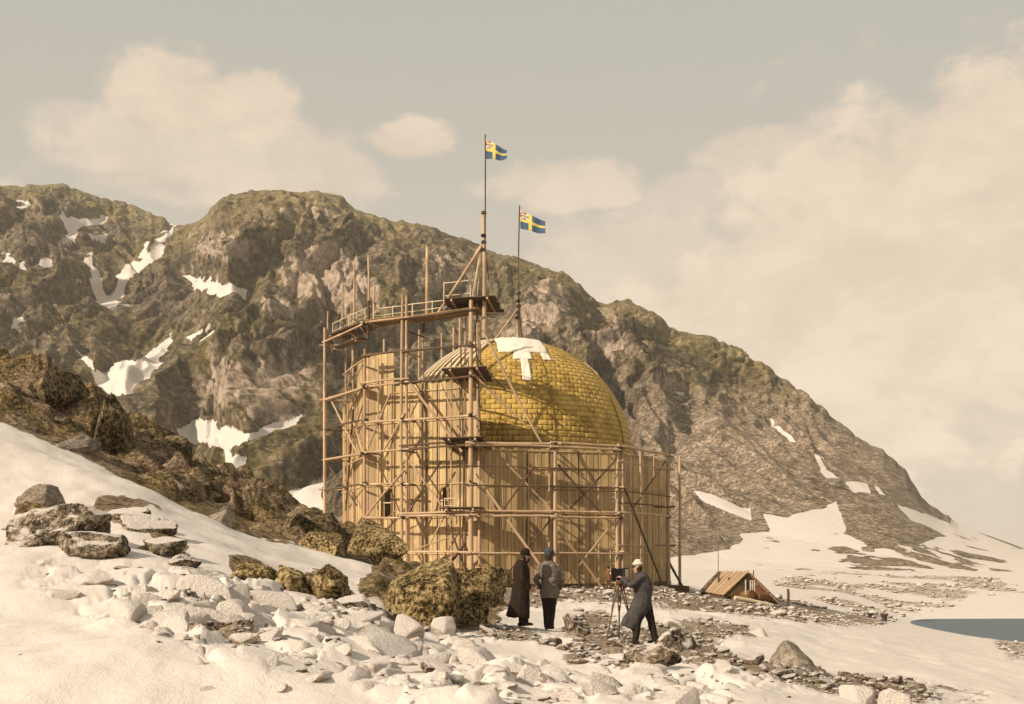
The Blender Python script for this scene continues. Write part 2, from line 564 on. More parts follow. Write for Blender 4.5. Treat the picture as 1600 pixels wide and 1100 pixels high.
# bare rock breaking through the snow slope
OUTCROP = [
    ([(8, 832), (18, 800), (40, 772), (75, 765), (98, 790), (128, 806), (150, 826), (188, 862), (150, 866), (120, 850), (60, 848)], .75, 7),
    ([(128, 798), (155, 780), (200, 780), (240, 802), (262, 830), (284, 856), (250, 846), (215, 832), (170, 822)], .72, 7),
    ([(352, 868), (400, 868), (440, 888), (500, 886), (545, 900), (552, 922), (520, 928), (450, 924), (400, 912), (360, 888)], .75, 6),
    ([(560, 905), (600, 882), (660, 880), (720, 890), (800, 892), (790, 940), (770, 975), (720, 980), (660, 962), (600, 956), (560, 940)], .85, 8),
    ([(215, 855), (255, 838), (290, 850), (285, 870), (250, 872)], .6, 6),
]
BLOCKY = [(330, 960, 260, 75, 1.0), (560, 1000, 220, 60, .7), (760, 1070, 230, 60, .7), (150, 905, 150, 45, .6), (1050, 1080, 220, 45, .7), (430, 1040, 200, 50, .8)]
PEOPLE_AT = [(0.21, 27.2), (0.83, 27.7), (2.75, 25.6), (2.1, 26.0)]


def ground_eval(X, Y, fine=True):
    X = np.asarray(X, dtype=np.float32); Y = np.asarray(Y, dtype=np.float32)
    zb = base_z(X, Y).astype(np.float32)
    Yc = np.maximum(Y, 6.0)
    px = 800 + F * X / Yc
    py = HY + (EYE - zb) / Yc * F
    nx = px + vn(X * .9, Y * .9, seed=3) * 9 + vn(X * 3.1, Y * 3.1, seed=4) * 4
    ny = py + vn(X * .8, Y * .8, seed=5) * 5 + vn(X * 2.9, Y * 2.9, seed=6) * 3
    # rocky ridge on the left
    bl = np.interp(nx, [p[0] for p in BORDER], [p[1] for p in BORDER])
    ridge = sstep(bl - ny, -4, 7) * sstep(Y, 39, 42) * sstep(655 - nx, 0, 25)
    rwide = sstep(bl - ny, 3, 34) * sstep(Y, 39, 43) * sstep(655 - nx, 0, 40)
    back = sstep(Y, 55, 58) * sstep(760 - nx, 0, 60) * (1 - sstep(Y, 84, 90))
    ridge = np.maximum(ridge, back * sstep(760 - nx, 0, 60))
    rwide = np.maximum(rwide, back)
    for poly, st, wd in OUTCROP:
        sd_ = poly_sd(nx, ny, poly)
        ridge = np.maximum(ridge, st * sstep(sd_, -wd, wd) * (Y < 48))
        rwide = np.maximum(rwide, st * sstep(sd_, -wd * .5, wd * 2.5) * (Y < 48))
    gravel = np.zeros_like(px)
    for poly, st, wd in GRAVEL:
        gravel = np.maximum(gravel, st * sstep(poly_sd(nx, ny, poly), -wd, wd))
    gravel *= sstep(Y, 8, 11)
    gravel *= 1 - sstep(Y, 112, 125) * (1 - sstep(fbm(X / 9, Y / 22, seed=97, oct=4), -.22, .12))
    blk = np.zeros_like(px)
    for (a, b, c, d, st) in BLOCKY:
        blk = np.maximum(blk, st * (1 - sstep(np.sqrt(((px - a) / c) ** 2 + ((py - b) / d) ** 2), .55, 1.0)))
    blk *= (Y < 45)
    quiet = np.ones_like(px)
    for (qx, qy) in PEOPLE_AT:
        quiet *= 1 - .9 * np.exp(-((X - qx) ** 2 + (Y - qy) ** 2) / .35)
    flat = 1 - .85 * sstep(Y, 60, 110)
    # long snow swells
    lump = fbm(X / 5.2, Y / 5.2, seed=11, oct=4) * .42 * (1 - .55 * sstep(px, 1080, 1250)) * sstep(Y, 7, 12)
    drift = fbm(X / 1.6, Y / 2.4, seed=21, oct=3) * .10
    wv = fbm(X / .5, Y / .5, seed=27, oct=3) * .022
    h, e = cells(X / 1.15 + .35 * vn(X, Y, seed=71), Y / 1.5 + .35 * vn(X, Y, seed=72), seed=40)
    h2, e2 = cells(X / .48 + .2 * vn(X * 2, Y * 2, seed=73), Y / .6, seed=50)
    block = ((h - .5) * .26 * sstep(e, 0.0, .22) - .05 * (1 - sstep(e, 0.0, .14))) + ((h2 - .5) * .08 * sstep(e2, 0, .2))
    small = (h2 - .4) * .22 * sstep(e2, 0, .25) + fbm(X / .3, Y / .3, seed=61, oct=3) * .07
    crag = 0.0
    if ridge.max() > 0:
        wx = X + 1.2 * vn(X / 3, Y / 3, seed=82); wy = Y + 1.2 * vn(X / 3, Y / 3, seed=83)
        hc, ec = cells(wx / 3.4 + wy / 9, wy / 2.4, seed=84)
        hd, ed = cells(wx / 1.35, wy / 1.0, seed=86)
        def saw(q, w_):
            fr_ = q - np.floor(q)
            return fr_ * (1 - sstep(fr_, 1 - w_, 1.0))
        s1 = wx / 5.2 + wy / 7.0 + .9 * fbm(X / 5, Y / 5, seed=92, oct=3)
        s2 = wx / 2.1 - wy / 5.0 + .9 * fbm(X / 2.2, Y / 2.2, seed=93, oct=3)
        sawm = sstep(vn(X / 6, Y / 4, seed=94), -.35, .25)
        sawm2 = sstep(vn(X / 3, Y / 2.5, seed=95), -.3, .3)
        teeth = (saw(s1, .3) - .35) * 1.15 * sawm + (saw(s2, .3) - .35) * .5 * sawm2
        crag = teeth + (ridged(wx / 7.5, wy / 5.0, seed=81, oct=4, gain=.55) - .55) * 1.3 + (hc - .5) * .95 * sstep(ec, 0, .4) + (hd - .5) * .42 * sstep(ed, 0, .3) + fbm(X / .55, Y / .55, seed=88, oct=3) * .16
    z = zb + quiet * flat * (lump + drift + wv + blk * block + gravel * small) + rwide * (crag * (1 - .6 * (Y < 38)) + .12 * (Y < 38)) * (1 - .8 * sstep(Y, 60, 80))
    z += gravel * sstep(Y, 90, 140) * fbm(X / 4, Y / 4, seed=91, oct=4) * .5
    # no detail may lift the inlet's floor out of the water
    wet = (zb < .1) & (Y > 100)
    z = np.where(wet, zb, z)
    crev = blk * (1 - sstep(e, 0.015, .11)) * (h < .62)
    return z, np.maximum(sstep(ridge, .12, .5), np.maximum(gravel, crev * .8)), ridge, px, py


def ground_z(X, Y):
    return float(ground_eval(np.array([X]), np.array([Y]))[0][0])


# ground material: old snow over stony, mossy ground
m, t, b = material('snowy_ground')
pos, nrm = geo(t)
nxx, nyy, nzz = t.xyz(nrm)
rk = t.attr('rock'); rg = t.attr('ridge')
n0 = t.noise(pos, 0.42, 6.0, 0.7, 0.3)
n1 = t.noise(pos, 1.6, 6.0, 0.62, 0.3)
n2 = t.noise(pos, 7.5, 6.0, 0.68)
n3 = t.noise(pos, 34.0, 3.0, 0.6)
far_ = t.ss(t.xyz(pos)[1], 60.0, 130.0)
bare = t.ss(rk + (n2 - 0.5) * 1.1 + (n1 - 0.5) * 0.7 + (n0 - 0.5) * (0.3 + far_ * 1.6) + (0.62 - nzz).max(0.0) * 1.1 * (0.35 + rg), 0.42, 0.60)
tex = n2 * 0.45 + n3 * 0.30 + n1 * 0.25
tex = tex + (n0 - tex) * far_ * 0.8
stone = t.ramp(tex, [(0.40, (0.06, 0.042, 0.025)), (0.46, (0.16, 0.115, 0.075)), (0.52, (0.30, 0.225, 0.15)), (0.60, (0.50, 0.40, 0.29))])
mossy = t.ramp(tex, [(0.40, (0.010, 0.007, 0.003)), (0.455, (0.045, 0.031, 0.012)), (0.515, (0.16, 0.11, 0.045)), (0.59, (0.40, 0.29, 0.16))])
brn = t.ramp(tex, [(0.40, (0.018, 0.012, 0.007)), (0.46, (0.085, 0.056, 0.032)), (0.52, (0.24, 0.165, 0.10)), (0.60, (0.48, 0.37, 0.26))])
rust = t.mix(t.ss(t.noise(pos, 0.33, 4.0, 0.6), 0.46, 0.58), mossy, brn)
rock = t.mix(t.ss(rg + (n1 - 0.5) * 0.6, 0.35, 0.7), stone, rust)
dirt = t.mix(t.ss(n1 + (n2 - .5) * .4, 0.50, 0.70) * 0.45, SNOW, SNOW2)
snowc = t.mix(t.ss(n2 * .5 + n3 * .5, 0.60, 0.66) * 0.5, dirt, (0.42, 0.35, 0.27))
t.put(b.inputs['Base Color'], t.mix(bare, snowc, rock))
t.put(b.inputs['Roughness'], 0.75 + bare * 0.2)
b.inputs['Specular IOR Level'].default_value = 0.15
bump(t, b, n2 * (0.38 + bare * 1.1) + n3 * (0.2 + bare * 0.5), 0.8, 0.07)
M['ground'] = m

xc = np.concatenate([np.linspace(-900, -90, 40)[:-1], np.linspace(-90, 1690, 890), np.linspace(1690, 2600, 40)[1:]])
u = np.linspace(0, 1, 470)
y1 = 1 / (1 / 6.2 + (1 / 345 - 1 / 6.2) * u)
_yy = np.exp(np.linspace(math.log(6.2), math.log(345), 4000))
_den = 1.0 / _yy ** 2 * 20 + 0.55 / _yy + 0.035 * np.exp(-((_yy - 46) / 11.0) ** 2) + .010 * np.exp(-((_yy - 22) / 9.0) ** 2)
_cum = np.concatenate([[0], np.cumsum((_den[1:] + _den[:-1]) / 2 * np.diff(_yy))])
yr = np.interp(np.linspace(0, _cum[-1], 470), _cum, _yy)
YY, XP = np.meshgrid(yr, xc, indexing='ij')
XX = (XP - 800) / F * YY
gz, grock, gridge, _, _ = ground_eval(XX.ravel(), YY.ravel())
co = np.stack([XX.ravel(), YY.ravel(), gz], -1)
q = grid_quads(*YY.shape)
# the land behind and beside the camera, coarser
bxs = np.linspace(-90, 90, 91); bys = np.linspace(-90, 6.6, 50)
BY, BX = np.meshgrid(bys, bxs, indexing='ij')
bz = base_z(BX.ravel(), BY.ravel()) - .03 + fbm(BX.ravel() / 9, BY.ravel() / 9, seed=11, oct=3) * .5 * sstep(-BY.ravel(), -4, 4)
q2 = grid_quads(*BY.shape) + len(co)
co = np.concatenate([co, np.stack([BX.ravel(), BY.ravel(), bz], -1)])
q = np.concatenate([q, q2])
nb_ = len(bz)
me = mesh_np('ground', co, q, M['ground'], attrs={'rock': np.concatenate([grock, np.zeros(nb_)]), 'ridge': np.concatenate([gridge, np.zeros(nb_)])})
tag(link('ground', me), 'old snow over stony ground with a mossy rock slope on the left', kind='structure')

# ================================================================ sea
m, t, b = material('sea_water')
pos, nrm = geo(t)
w1 = t.noise(t.vm('MULTIPLY', pos, (1, 3, 1)), 0.8, 4.0, 0.6)
w2 = t.noise(t.vm('MULTIPLY', pos, (1, 2.5, 1)), 3.0, 3.0, 0.6)
t.put(b.inputs['Base Color'], t.mix(t.ss(w1, 0.35, 0.65), (0.085, 0.115, 0.13), (0.11, 0.14, 0.155)))
b.inputs['Roughness'].default_value = 0.5
b.inputs['Specular IOR Level'].default_value = 0.12
bump(t, b, w1 * .5 + w2 * .3, 0.7, 0.12)
M['sea'] = m
n_ = 60
ang = np.linspace(0, 2 * math.pi, n_, endpoint=False)
vs = [(0, 100, 0)]; fs = []
rings = [60, 200, 800, 4000, 20000]
for r_ in rings:
    for a_ in ang:
        vs.append((r_ * math.cos(a_), 100 + r_ * math.sin(a_), 0))
for i in range(n_):
    fs.append((0, 1 + i, 1 + (i + 1) % n_))
for k in range(len(rings) - 1):
    for i in range(n_):
        a_ = 1 + k * n_ + i; b_ = 1 + k * n_ + (i + 1) % n_
        fs.append((a_, a_ + n_, b_ + n_, b_))
tag(link('sea', py_mesh('sea', vs, fs, M['sea'])), 'grey blue inlet water at the right edge', kind='structure')

# ================================================================ mountain
SKYL = [(-700, 420), (-300, 330), (-100, 300), (8, 288), (60, 290), (95, 287), (130, 300), (180, 316), (215, 319), (250, 338), (275, 350), (295, 350), (315, 345), (333, 326), (348, 309),
        (370, 301), (400, 297), (440, 297), (500, 300), (530, 306), (552, 328), (580, 337), (620, 345), (650, 347), (690, 360), (730, 375), (765, 392), (800, 400), (850, 418),
        (880, 425), (905, 446), (930, 471), (945, 474), (960, 467), (980, 467), (1000, 479), (1030, 492), (1045, 512), (1100, 525), (1130, 536), (1160, 546), (1190, 570),
        (1240, 598), (1290, 640), (1340, 680), (1380, 705), (1410, 730), (1430, 760), (1442, 777), (1480, 805), (1497, 819), (1600, 857), (1700, 880), (1900, 900), (2300, 905)]
RDG = [(-700, 1500), (-300, 1350), (200, 1230), (290, 1130), (345, 1010), (560, 940), (700, 880), (900, 800), (935, 850), (975, 800), (1200, 720), (1490, 560), (1600, 520), (1900, 470), (2300, 450)]
SNOWP = [
    [(276, 351), (250, 362), (225, 385), (205, 410), (190, 425), (170, 450), (148, 470), (176, 482), (186, 462), (215, 420), (240, 402), (252, 385), (264, 368)],
    [(93, 322), (106, 336), (140, 339), (168, 333), (160, 345), (128, 349), (116, 352), (124, 362), (112, 376), (88, 379), (84, 370), (104, 362), (98, 345)],
    [(140, 364), (158, 366), (178, 358), (168, 374), (150, 378)],
    [(130, 398), (146, 396), (152, 420), (160, 450), (182, 477), (165, 480), (145, 450), (135, 420)],
    [(272, 428), (330, 432), (390, 445), (388, 466), (350, 460), (310, 445)],
    [(108, 538), (130, 550), (150, 575), (190, 558), (215, 565), (245, 540), (268, 512), (264, 530), (242, 575), (215, 592), (205, 610), (170, 615), (150, 600), (145, 575), (125, 560)],
    [(283, 527), (325, 503), (332, 507), (300, 529)],
    [(273, 668), (300, 654), (340, 658), (400, 663), (440, 653), (472, 643), (466, 656), (420, 671), (370, 681), (350, 690), (384, 712), (372, 730), (350, 726), (340, 692), (285, 687)],
    [(440, 766), (470, 760), (503, 740), (508, 790), (480, 795)],
    [(64, 405), (80, 402), (84, 420), (66, 422)], [(0, 388), (14, 392), (26, 403), (0, 402)], [(33, 404), (42, 406), (44, 416), (36, 412)], [(12, 502), (30, 496), (32, 502), (14, 512)],
    [(22, 320), (40, 312), (44, 320)], [(120, 430), (128, 432), (124, 440)], [(180, 470), (204, 466), (202, 472)],
    [(1080, 758), (1172, 786), (1175, 808), (1140, 800), (1100, 780)],
    [(1210, 654), (1222, 657), (1247, 682), (1236, 683)], [(1273, 702), (1283, 709), (1291, 727), (1310, 740), (1295, 739), (1279, 720)],
    [(1320, 747), (1356, 753), (1362, 768), (1338, 763)], [(1369, 756), (1377, 757), (1386, 770), (1376, 769)], [(1050, 606), (1068, 604), (1066, 612)],
    [(1020, 875), (1060, 862), (1100, 842), (1150, 836), (1205, 826), (1190, 800), (1230, 803), (1262, 795), (1310, 784), (1318, 830), (1370, 850), (1440, 855), (1478, 837),
     (1425, 812), (1404, 788), (1435, 796), (1492, 821), (1600, 854), (2400, 890), (2400, 990), (1020, 990)],
]
PALE = [(505, 425, 85, 60, .9), (345, 385, 55, 28, .7), (400, 600, 120, 55, .85), (430, 645, 80, 25, .8), (860, 470, 50, 60, .8), (950, 520, 22, 60, .7), (690, 420, 55, 50, .6), (470, 328, 80, 22, .6),
        (565, 470, 45, 55, .8), (1045, 600, 28, 18, .7), (60, 320, 60, 30, .4), (830, 500, 40, 40, .7), (1030, 650, 30, 40, .4), (300, 360, 30, 20, .4), (430, 480, 40, 20, .7)]
DARK = [(90, 430, 90, 70, .8), (330, 500, 80, 40, .8), (440, 520, 60, 30, .7), (600, 380, 40, 40, .7), (890, 500, 20, 60, .7), (250, 640, 60, 30, .6), (480, 720, 60, 40, .7), (400, 330, 50, 30, .5), (220, 480, 50, 30, .7)]

mx = np.concatenate([np.linspace(-700, -60, 60)[:-1], np.linspace(-60, 1660, 960), np.linspace(1660, 2300, 40)[1:]])
tt = np.concatenate([np.linspace(0, 1, 350), np.linspace(1, 1.5, 26)[1:]])
T, XM = np.meshgrid(tt, mx, indexing='ij')
_sx = np.linspace(-760, 2360, 1041); _sy = np.interp(_sx, [p[0] for p in SKYL], [p[1] for p in SKYL])
_ss = np.convolve(np.pad(_sy, 12, mode='edge'), np.ones(25) / 25, mode='valid')
skl_s = np.interp(XM, _sx, _ss)
skl = np.interp(XM + 3 * vn(XM / 14, XM * 0, seed=5), [p[0] for p in SKYL], [p[1] for p in SKYL]) + 1.6 * vn(XM / 6, XM * 0, seed=6) + 2.0 * vn(XM / 17, XM * 0, seed=7)
skl = np.where(XM > 1492, np.interp(XM, [p[0] for p in SKYL], [p[1] for p in SKYL]), skl)
skl = skl_s + (skl - skl_s) * sstep(T, .72, .97)
rdg = np.interp(XM, [p[0] for p in RDG], [p[1] for p in RDG])
Y0 = 300.0
z1 = EYE - (skl - HY) / F * rdg
zf = np.interp(XM, [0, 1000, 1100, 1500, 1700], [3.0, 3.0, 2.5, 2.0, 1.0])
prof = np.interp(T, [0, .12, .25, .40, .55, .70, .82, .92, 1.0, 1.12, 1.3, 1.5], [0, .035, .11, .27, .46, .65, .80, .92, 1.0, .98, .8, .3])
YM = Y0 + (rdg - Y0) * T
ZM = zf + (z1 - zf) * prof
XW = (XM - 800) / F * YM
sx, sy, st_ = XW.ravel().astype(np.float32), YM.ravel().astype(np.float32), T.ravel()
sz = ZM.ravel().astype(np.float32)
steep = sstep(z1.ravel() - zf.ravel(), 25, 120)
# relief
wx = sx + 22 * vn(sx / 70, sy / 70, sz / 70, seed=130); wy = sy + 22 * vn(sx / 70, sy / 70, sz / 70, seed=131); wz = sz + 22 * vn(sx / 70, sy / 70, sz / 70, seed=132)
dsp = (ridged(wx / 150, wy / 300, wz / 170, seed=140, oct=2) - .5) * 44
dsp += (ridged(wx / 62 + wz / 190, wy / 300, wz / 210, seed=143, oct=3, gain=.6) - .5) * 30
mid_ = (ridged(wx / 24 + wz / 80, wy / 90, wz / 70, seed=146, oct=2) - .5) * 9.0
fine_ = (ridged(wx / 9, wy / 14, wz / 12, seed=149, oct=2) - .5) * 3.0 + fbm(wx / 4.5, wy / 7, wz / 4.5, seed=152, oct=2, gain=.5) * 1.1
scr0 = sstep(XM.ravel(), 930, 1050) * sstep(HY + (EYE - sz) / sy * F, 560, 660)
fine_ = fine_ * (1 - .6 * scr0)
hc, ec = cells(wx / 13 + wz / 60, wz / 17 + wy / 60, seed=160)
hd, ed = cells(wx / 5.0 + wz / 20, wz / 6.0 + wy / 30, seed=164)


def sawm_(q, w_):
    fr_ = q - np.floor(q)
    return fr_ * (1 - sstep(fr_, 1 - w_, 1.0))


rsoft = 1 - .62 * sstep(XM.ravel(), 930, 1080)
wrp = fbm(sx / 110, sy / 200, sz / 110, seed=180, oct=3)
dsp += (sawm_(wx / 95 - wz / 210 + 1.3 * wrp, .16) - .42) * 24 * rsoft * sstep(vn(sx / 120, sz / 120, seed=181), -.5, .2)
dsp += (sawm_(wx / 37 + wz / 120 + 1.6 * wrp, .18) - .42) * 10 * rsoft * sstep(vn(sx / 60, sz / 60, seed=182), -.35, .25)
mid_ += (sawm_(wx / 15 - wz / 40 + 2.0 * fbm(sx / 40, sy / 80, sz / 40, seed=183, oct=2), .2) - .42) * 4.5 * rsoft * sstep(vn(sx / 30, sz / 30, seed=184), -.3, .3)
top = 1 - .92 * sstep(st_, .74, .96)
pxm0 = XM.ravel(); pym0 = HY + (EYE - sz) / sy * F
rim = 1 - .65 * sstep(st_, .93, 1.0)
amp = steep * sstep(st_, .04, .22)
amp = amp * (1 - .92 * np.exp(-((pxm0 - 482) / 60) ** 2 - ((pym0 - 768) / 45) ** 2))
mid_ *= 1 - .85 * sstep(st_, .9, 1.0)
d0 = amp * (dsp * top + mid_ * rim)
d0 *= 1 - .92 * sstep(pym0, 690, 800) * sstep(pxm0, 1080, 1200)
pxm = 800 + F * sx / (sy - .72 * d0)
pym = HY + (EYE - (sz + .55 * d0 * rim)) / (sy - .72 * d0) * F
# snow and rock kinds, decided on the mountain's own surface
jx = pxm + 7 * vn(sx / 14, sz / 14, sy / 40, seed=101) + 2.5 * vn(sx / 5, sz / 5, sy / 15, seed=102)
jy = pym + 5 * vn(sx / 14, sz / 14, sy / 40, seed=103) + 2.5 * vn(sx / 5, sz / 5, sy / 15, seed=104)
snow = np.zeros(len(sx)); carve = np.zeros(len(sx))
for k_, poly in enumerate(SNOWP):
    x0 = min(p[0] for p in poly) - 32; x1 = max(p[0] for p in poly) + 32
    y0 = min(p[1] for p in poly) - 32; yb = max(p[1] for p in poly) + 32
    s_ = np.where((pxm > x0) & (pxm < x1) & (pym > y0) & (pym < yb))[0]
    if len(s_) == 0:
        continue
    d_ = poly_sd(jx[s_], jy[s_], poly)
    snow[s_] = np.maximum(snow[s_], sstep(d_, -1.6, 1.2))
    if k_ < len(SNOWP) - 1:
        carve[s_] = np.maximum(carve[s_], sstep(d_, -15, 1))
# rock strewn over the foot snow
foot = sstep(fbm(sx / 13, sy / 18, seed=120, oct=4), .17, .32) * sstep(pym, 822, 845) * (1 - sstep(pym, 884, 900)) * sstep(pxm, 1060, 1330)
streak = np.maximum(sstep(poly_sd(jx, jy, [(1310, 880), (1345, 858), (1400, 848), (1440, 850), (1465, 862), (1530, 885), (1600, 893), (1600, 902), (1480, 893), (1400, 888)]), -14, 6) * sstep(fbm(sx / 7, sy / 10, seed=124, oct=3), -.25, .15),
                    foot * .9)
snow = snow * (1 - streak)
pale = np.zeros(len(sx)); dark = np.zeros(len(sx))
for (a, b_, c, d, w_) in PALE:
    pale = np.maximum(pale, w_ * (1 - sstep(np.sqrt(((jx - a) / c) ** 2 + ((jy - b_) / d) ** 2), .3, 1.1)))
for (a, b_, c, d, w_) in DARK:
    dark = np.maximum(dark, w_ * (1 - sstep(np.sqrt(((jx - a) / c) ** 2 + ((jy - b_) / d) ** 2), .3, 1.1)))
scree = sstep(pxm, 930, 1050) * sstep(pym, 560, 660)
blockm = ((hc - .5) * 6.5 * sstep(ec, 0, .2) * (pale * .8 + .5) + (hd - .5) * 2.8 * sstep(ed, 0, .4)) * (1 - .4 * scree)
blockm *= 1 - .7 * sstep(pym, 690, 740) * (pxm < 540)
d_ = d0 - amp * mid_ * rim * .8 * carve + amp * (fine_ + blockm) * rim * (1 - .95 * np.maximum(snow, carve)) - carve * 3 * amp
d_ = d_ * (1 - .93 * sstep(pym, 740, 830) * sstep(pxm, 960, 1120)) * (1 - .75 * sstep(st_, .94, 1.0))
sy2 = sy - .72 * d_; sz2 = sz + .55 * d_ * rim
sz2 -= (1 - sstep(st_, 0, .03)) * 3.0
nrmx = amp * fbm(wx / 12, wz / 12, seed=170, oct=3) * 3.0 * (1 - snow)
co = np.stack([sx + nrmx, sy2, sz2], -1)

m, t, b = material('mountain_rock')
pos, nrm = geo(t)
nxx, nyy, nzz = t.xyz(nrm)
sn = t.attr('snow'); pl = t.attr('pale'); dk = t.attr('dark'); sc = t.attr('scree')
n1 = t.noise(pos, 0.022, 6.0, 0.62, 0.4)
n2 = t.noise(pos, 0.11, 6.0, 0.68, 0.3)
n3 = t.noise(pos, 0.30, 6.0, 0.78, 0.2)
nn = n2 * 0.35 + n3 * 0.65
moss = t.ramp(nn, [(0.399, (0.030, 0.023, 0.013)), (0.470, (0.090, 0.069, 0.042)), (0.525, (0.179, 0.137, 0.087)), (0.591, (0.359, 0.276, 0.197))])
olive = t.ramp(nn, [(0.399, (0.032, 0.026, 0.010)), (0.470, (0.095, 0.075, 0.028)), (0.525, (0.174, 0.136, 0.058)), (0.591, (0.296, 0.224, 0.128))])
moss = t.mix(t.ss(t.noise(pos, 0.012, 4.0, 0.5), 0.42, 0.62), moss, olive)
bare = t.ramp(nn, [(0.382, (0.07, 0.05, 0.034)), (0.454, (0.24, 0.18, 0.13)), (0.514, (0.43, 0.33, 0.245)), (0.602, (0.60, 0.48, 0.37))])
n4 = t.noise(pos, 0.75, 4.0, 0.75)
scr = t.ramp(nn * 0.45 + n4 * 0.55, [(0.399, (0.053, 0.040, 0.025)), (0.470, (0.152, 0.115, 0.077)), (0.525, (0.277, 0.211, 0.148)), (0.591, (0.554, 0.436, 0.323))])
blot = t.noise(pos, 0.035, 5.0, 0.65, 0.6)
moss = t.mix(t.ss(blot, 0.50, 0.62) * 0.75, moss, t.ramp(nn, [(0.40, (0.012, 0.010, 0.005)), (0.47, (0.035, 0.028, 0.014)), (0.54, (0.09, 0.07, 0.036)), (0.62, (0.2, 0.155, 0.09))]))
k = t.ss(pl * 0.75 + (n1 - 0.5) * 0.9 + (0.62 - nzz) * 0.5 - dk * 0.35 + (n2 - .5) * .7, 0.30, 0.62)
rockc = t.mix(k, moss, bare)
rockc = t.mix(sc * t.ss(n1 * .6 + n2 * .4, 0.32, 0.5), rockc, scr)
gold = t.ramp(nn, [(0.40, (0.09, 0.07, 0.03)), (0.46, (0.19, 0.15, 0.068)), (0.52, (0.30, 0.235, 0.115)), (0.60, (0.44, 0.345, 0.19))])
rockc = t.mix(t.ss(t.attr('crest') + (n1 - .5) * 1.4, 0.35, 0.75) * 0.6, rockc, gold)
sk = t.ss(sn + (n3 - 0.5) * 1.1 + (n2 - 0.5) * 0.5, 0.45, 0.58)
t.put(b.inputs['Base Color'], t.mix(sk, rockc, SNOW))
b.inputs['Roughness'].default_value = 0.9
b.inputs['Specular IOR Level'].default_value = 0.1
bump(t, b, n3 * (1.1 - sk).max(0.0) * (1.0 - sc * 0.55) + n2 * 0.35, 0.85, 2.0)
M['mountain'] = m
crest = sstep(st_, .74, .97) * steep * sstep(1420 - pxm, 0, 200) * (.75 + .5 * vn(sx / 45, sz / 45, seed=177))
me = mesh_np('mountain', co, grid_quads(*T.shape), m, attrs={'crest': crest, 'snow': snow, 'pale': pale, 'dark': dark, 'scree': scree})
tag(link('mountain', me), 'rocky mossy mountain ridge with snow gullies behind the balloon house', kind='structure')
# ================================================================ balloon house
HC = Vector((-0.8, 106.0, 5.6))
HR = 14.0
ZG = 5.6
HPH = -6.4


def hcorner(k, r=HR):
    a = R(HPH + 45 * k)
    return Vector((HC.x + r * math.sin(a), HC.y - r * math.cos(a), 0))


def unit_box(name, mat, bev=0.0):
    bm = bmesh.new()
    bmesh.ops.create_cube(bm, size=1.0)
    for v in bm.verts:
        v.co.z += 0.5                       # z runs 0..1 along the piece
    me = bpy.data.meshes.new(name)
    bm.to_mesh(me); bm.free()
    me.materials.append(mat)
    return me


BOX = {k: unit_box('board_' + k, M[k]) for k in ('plank', 'deck', 'oldwood', 'redwood', 'roofwood', 'palewood', 'whitewood', 'pole')}


def unit_pole(name, mat, bend, seed, taper=0.8):
    rnd = random.Random(seed)
    n, rings = 8, 9
    vs = []; fs = []
    ph = rnd.uniform(0, 6.28)
    for j in range(rings):
        t_ = j / (rings - 1)
        r_ = (1 - (1 - taper) * t_) * (1 + rnd.uniform(-.07, .07))
        ox = bend * math.sin(math.pi * t_) * math.cos(ph) + rnd.uniform(-.08, .08) * (0 < j < rings - 1)
        oy = bend * math.sin(math.pi * t_) * math.sin(ph) + rnd.uniform(-.08, .08) * (0 < j < rings - 1)
        for i in range(n):
            a = 2 * math.pi * i / n
            vs.append((ox + r_ * math.cos(a), oy + r_ * math.sin(a), t_))
    for j in range(rings - 1):
        for i in range(n):
            a = j * n + i; b_ = j * n + (i + 1) % n
            fs.append((a, b_, b_ + n, a + n))
    fs.append(tuple(range(n - 1, -1, -1)))
    fs.append(tuple((rings - 1) * n + i for i in range(n)))
    me = py_mesh(name, vs, fs, mat)
    for p in me.polygons:
        p.use_smooth = len(p.vertices) == 4
    return me


POLES = {k: [unit_pole('round_' + k, M[k], b_, s_) for b_, s_ in ((.25, 1), (.6, 2), (-.5, 3), (.9, 4), (.1, 5))] for k in ('pole', 'oldwood', 'palewood', 'rope', 'darkrope', 'iron')}
_pc = [0]


def pole(root, name, p0, p1, r, mat='pole'):
    p0 = Vector(p0); p1 = Vector(p1)
    _pc[0] += 1
    me = POLES[mat][_pc[0] % 5]
    o = link(name, me, root)
    base = root.matrix_world.translation if root is not None else Vector((0, 0, 0))
    d = p1 - p0
    o.rotation_mode = 'QUATERNION'
    o.rotation_quaternion = d.to_track_quat('Z', 'Y')
    o.location = p0 - base
    o.scale = (r, r, d.length)
    return o


def board(root, name, p0, p1, w, th, side, mat='deck'):
    """a board from p0 to p1; 'side' is the direction of its width"""
    p0 = Vector(p0); p1 = Vector(p1)
    z = (p1 - p0); L = z.length; z = z.normalized()
    x = Vector(side); x = (x - z * x.dot(z)).normalized()
    y = z.cross(x)
    o = link(name, BOX[mat], root)
    base = root.matrix_world.translation if root is not None else Vector((0, 0, 0))
    o.rotation_mode = 'QUATERNION'
    o.rotation_quaternion = Matrix((x, y, z)).transposed().to_quaternion()
    o.location = p0 - base
    o.scale = (w, th, L)
    return o


house = empty('balloon_house', HC)
bpy.context.view_layer.update()
tag(house, 'eight-sided plank balloon house, tall walls left and low walls right', 'building')


def along(pxx, k):
    """distance along wall k, from its left corner, where bearing pxx meets it"""
    a = hcorner(k - 1); b_ = hcorner(k)
    s_ = (pxx - 800.0) / F
    d = b_ - a
    u = (s_ * a.y - a.x) / (d.x - s_ * d.y)
    return u * d.length, (a + d * u).y


WLEN = (hcorner(1) - hcorner(0)).length
NPL = 36
PW = WLEN / NPL


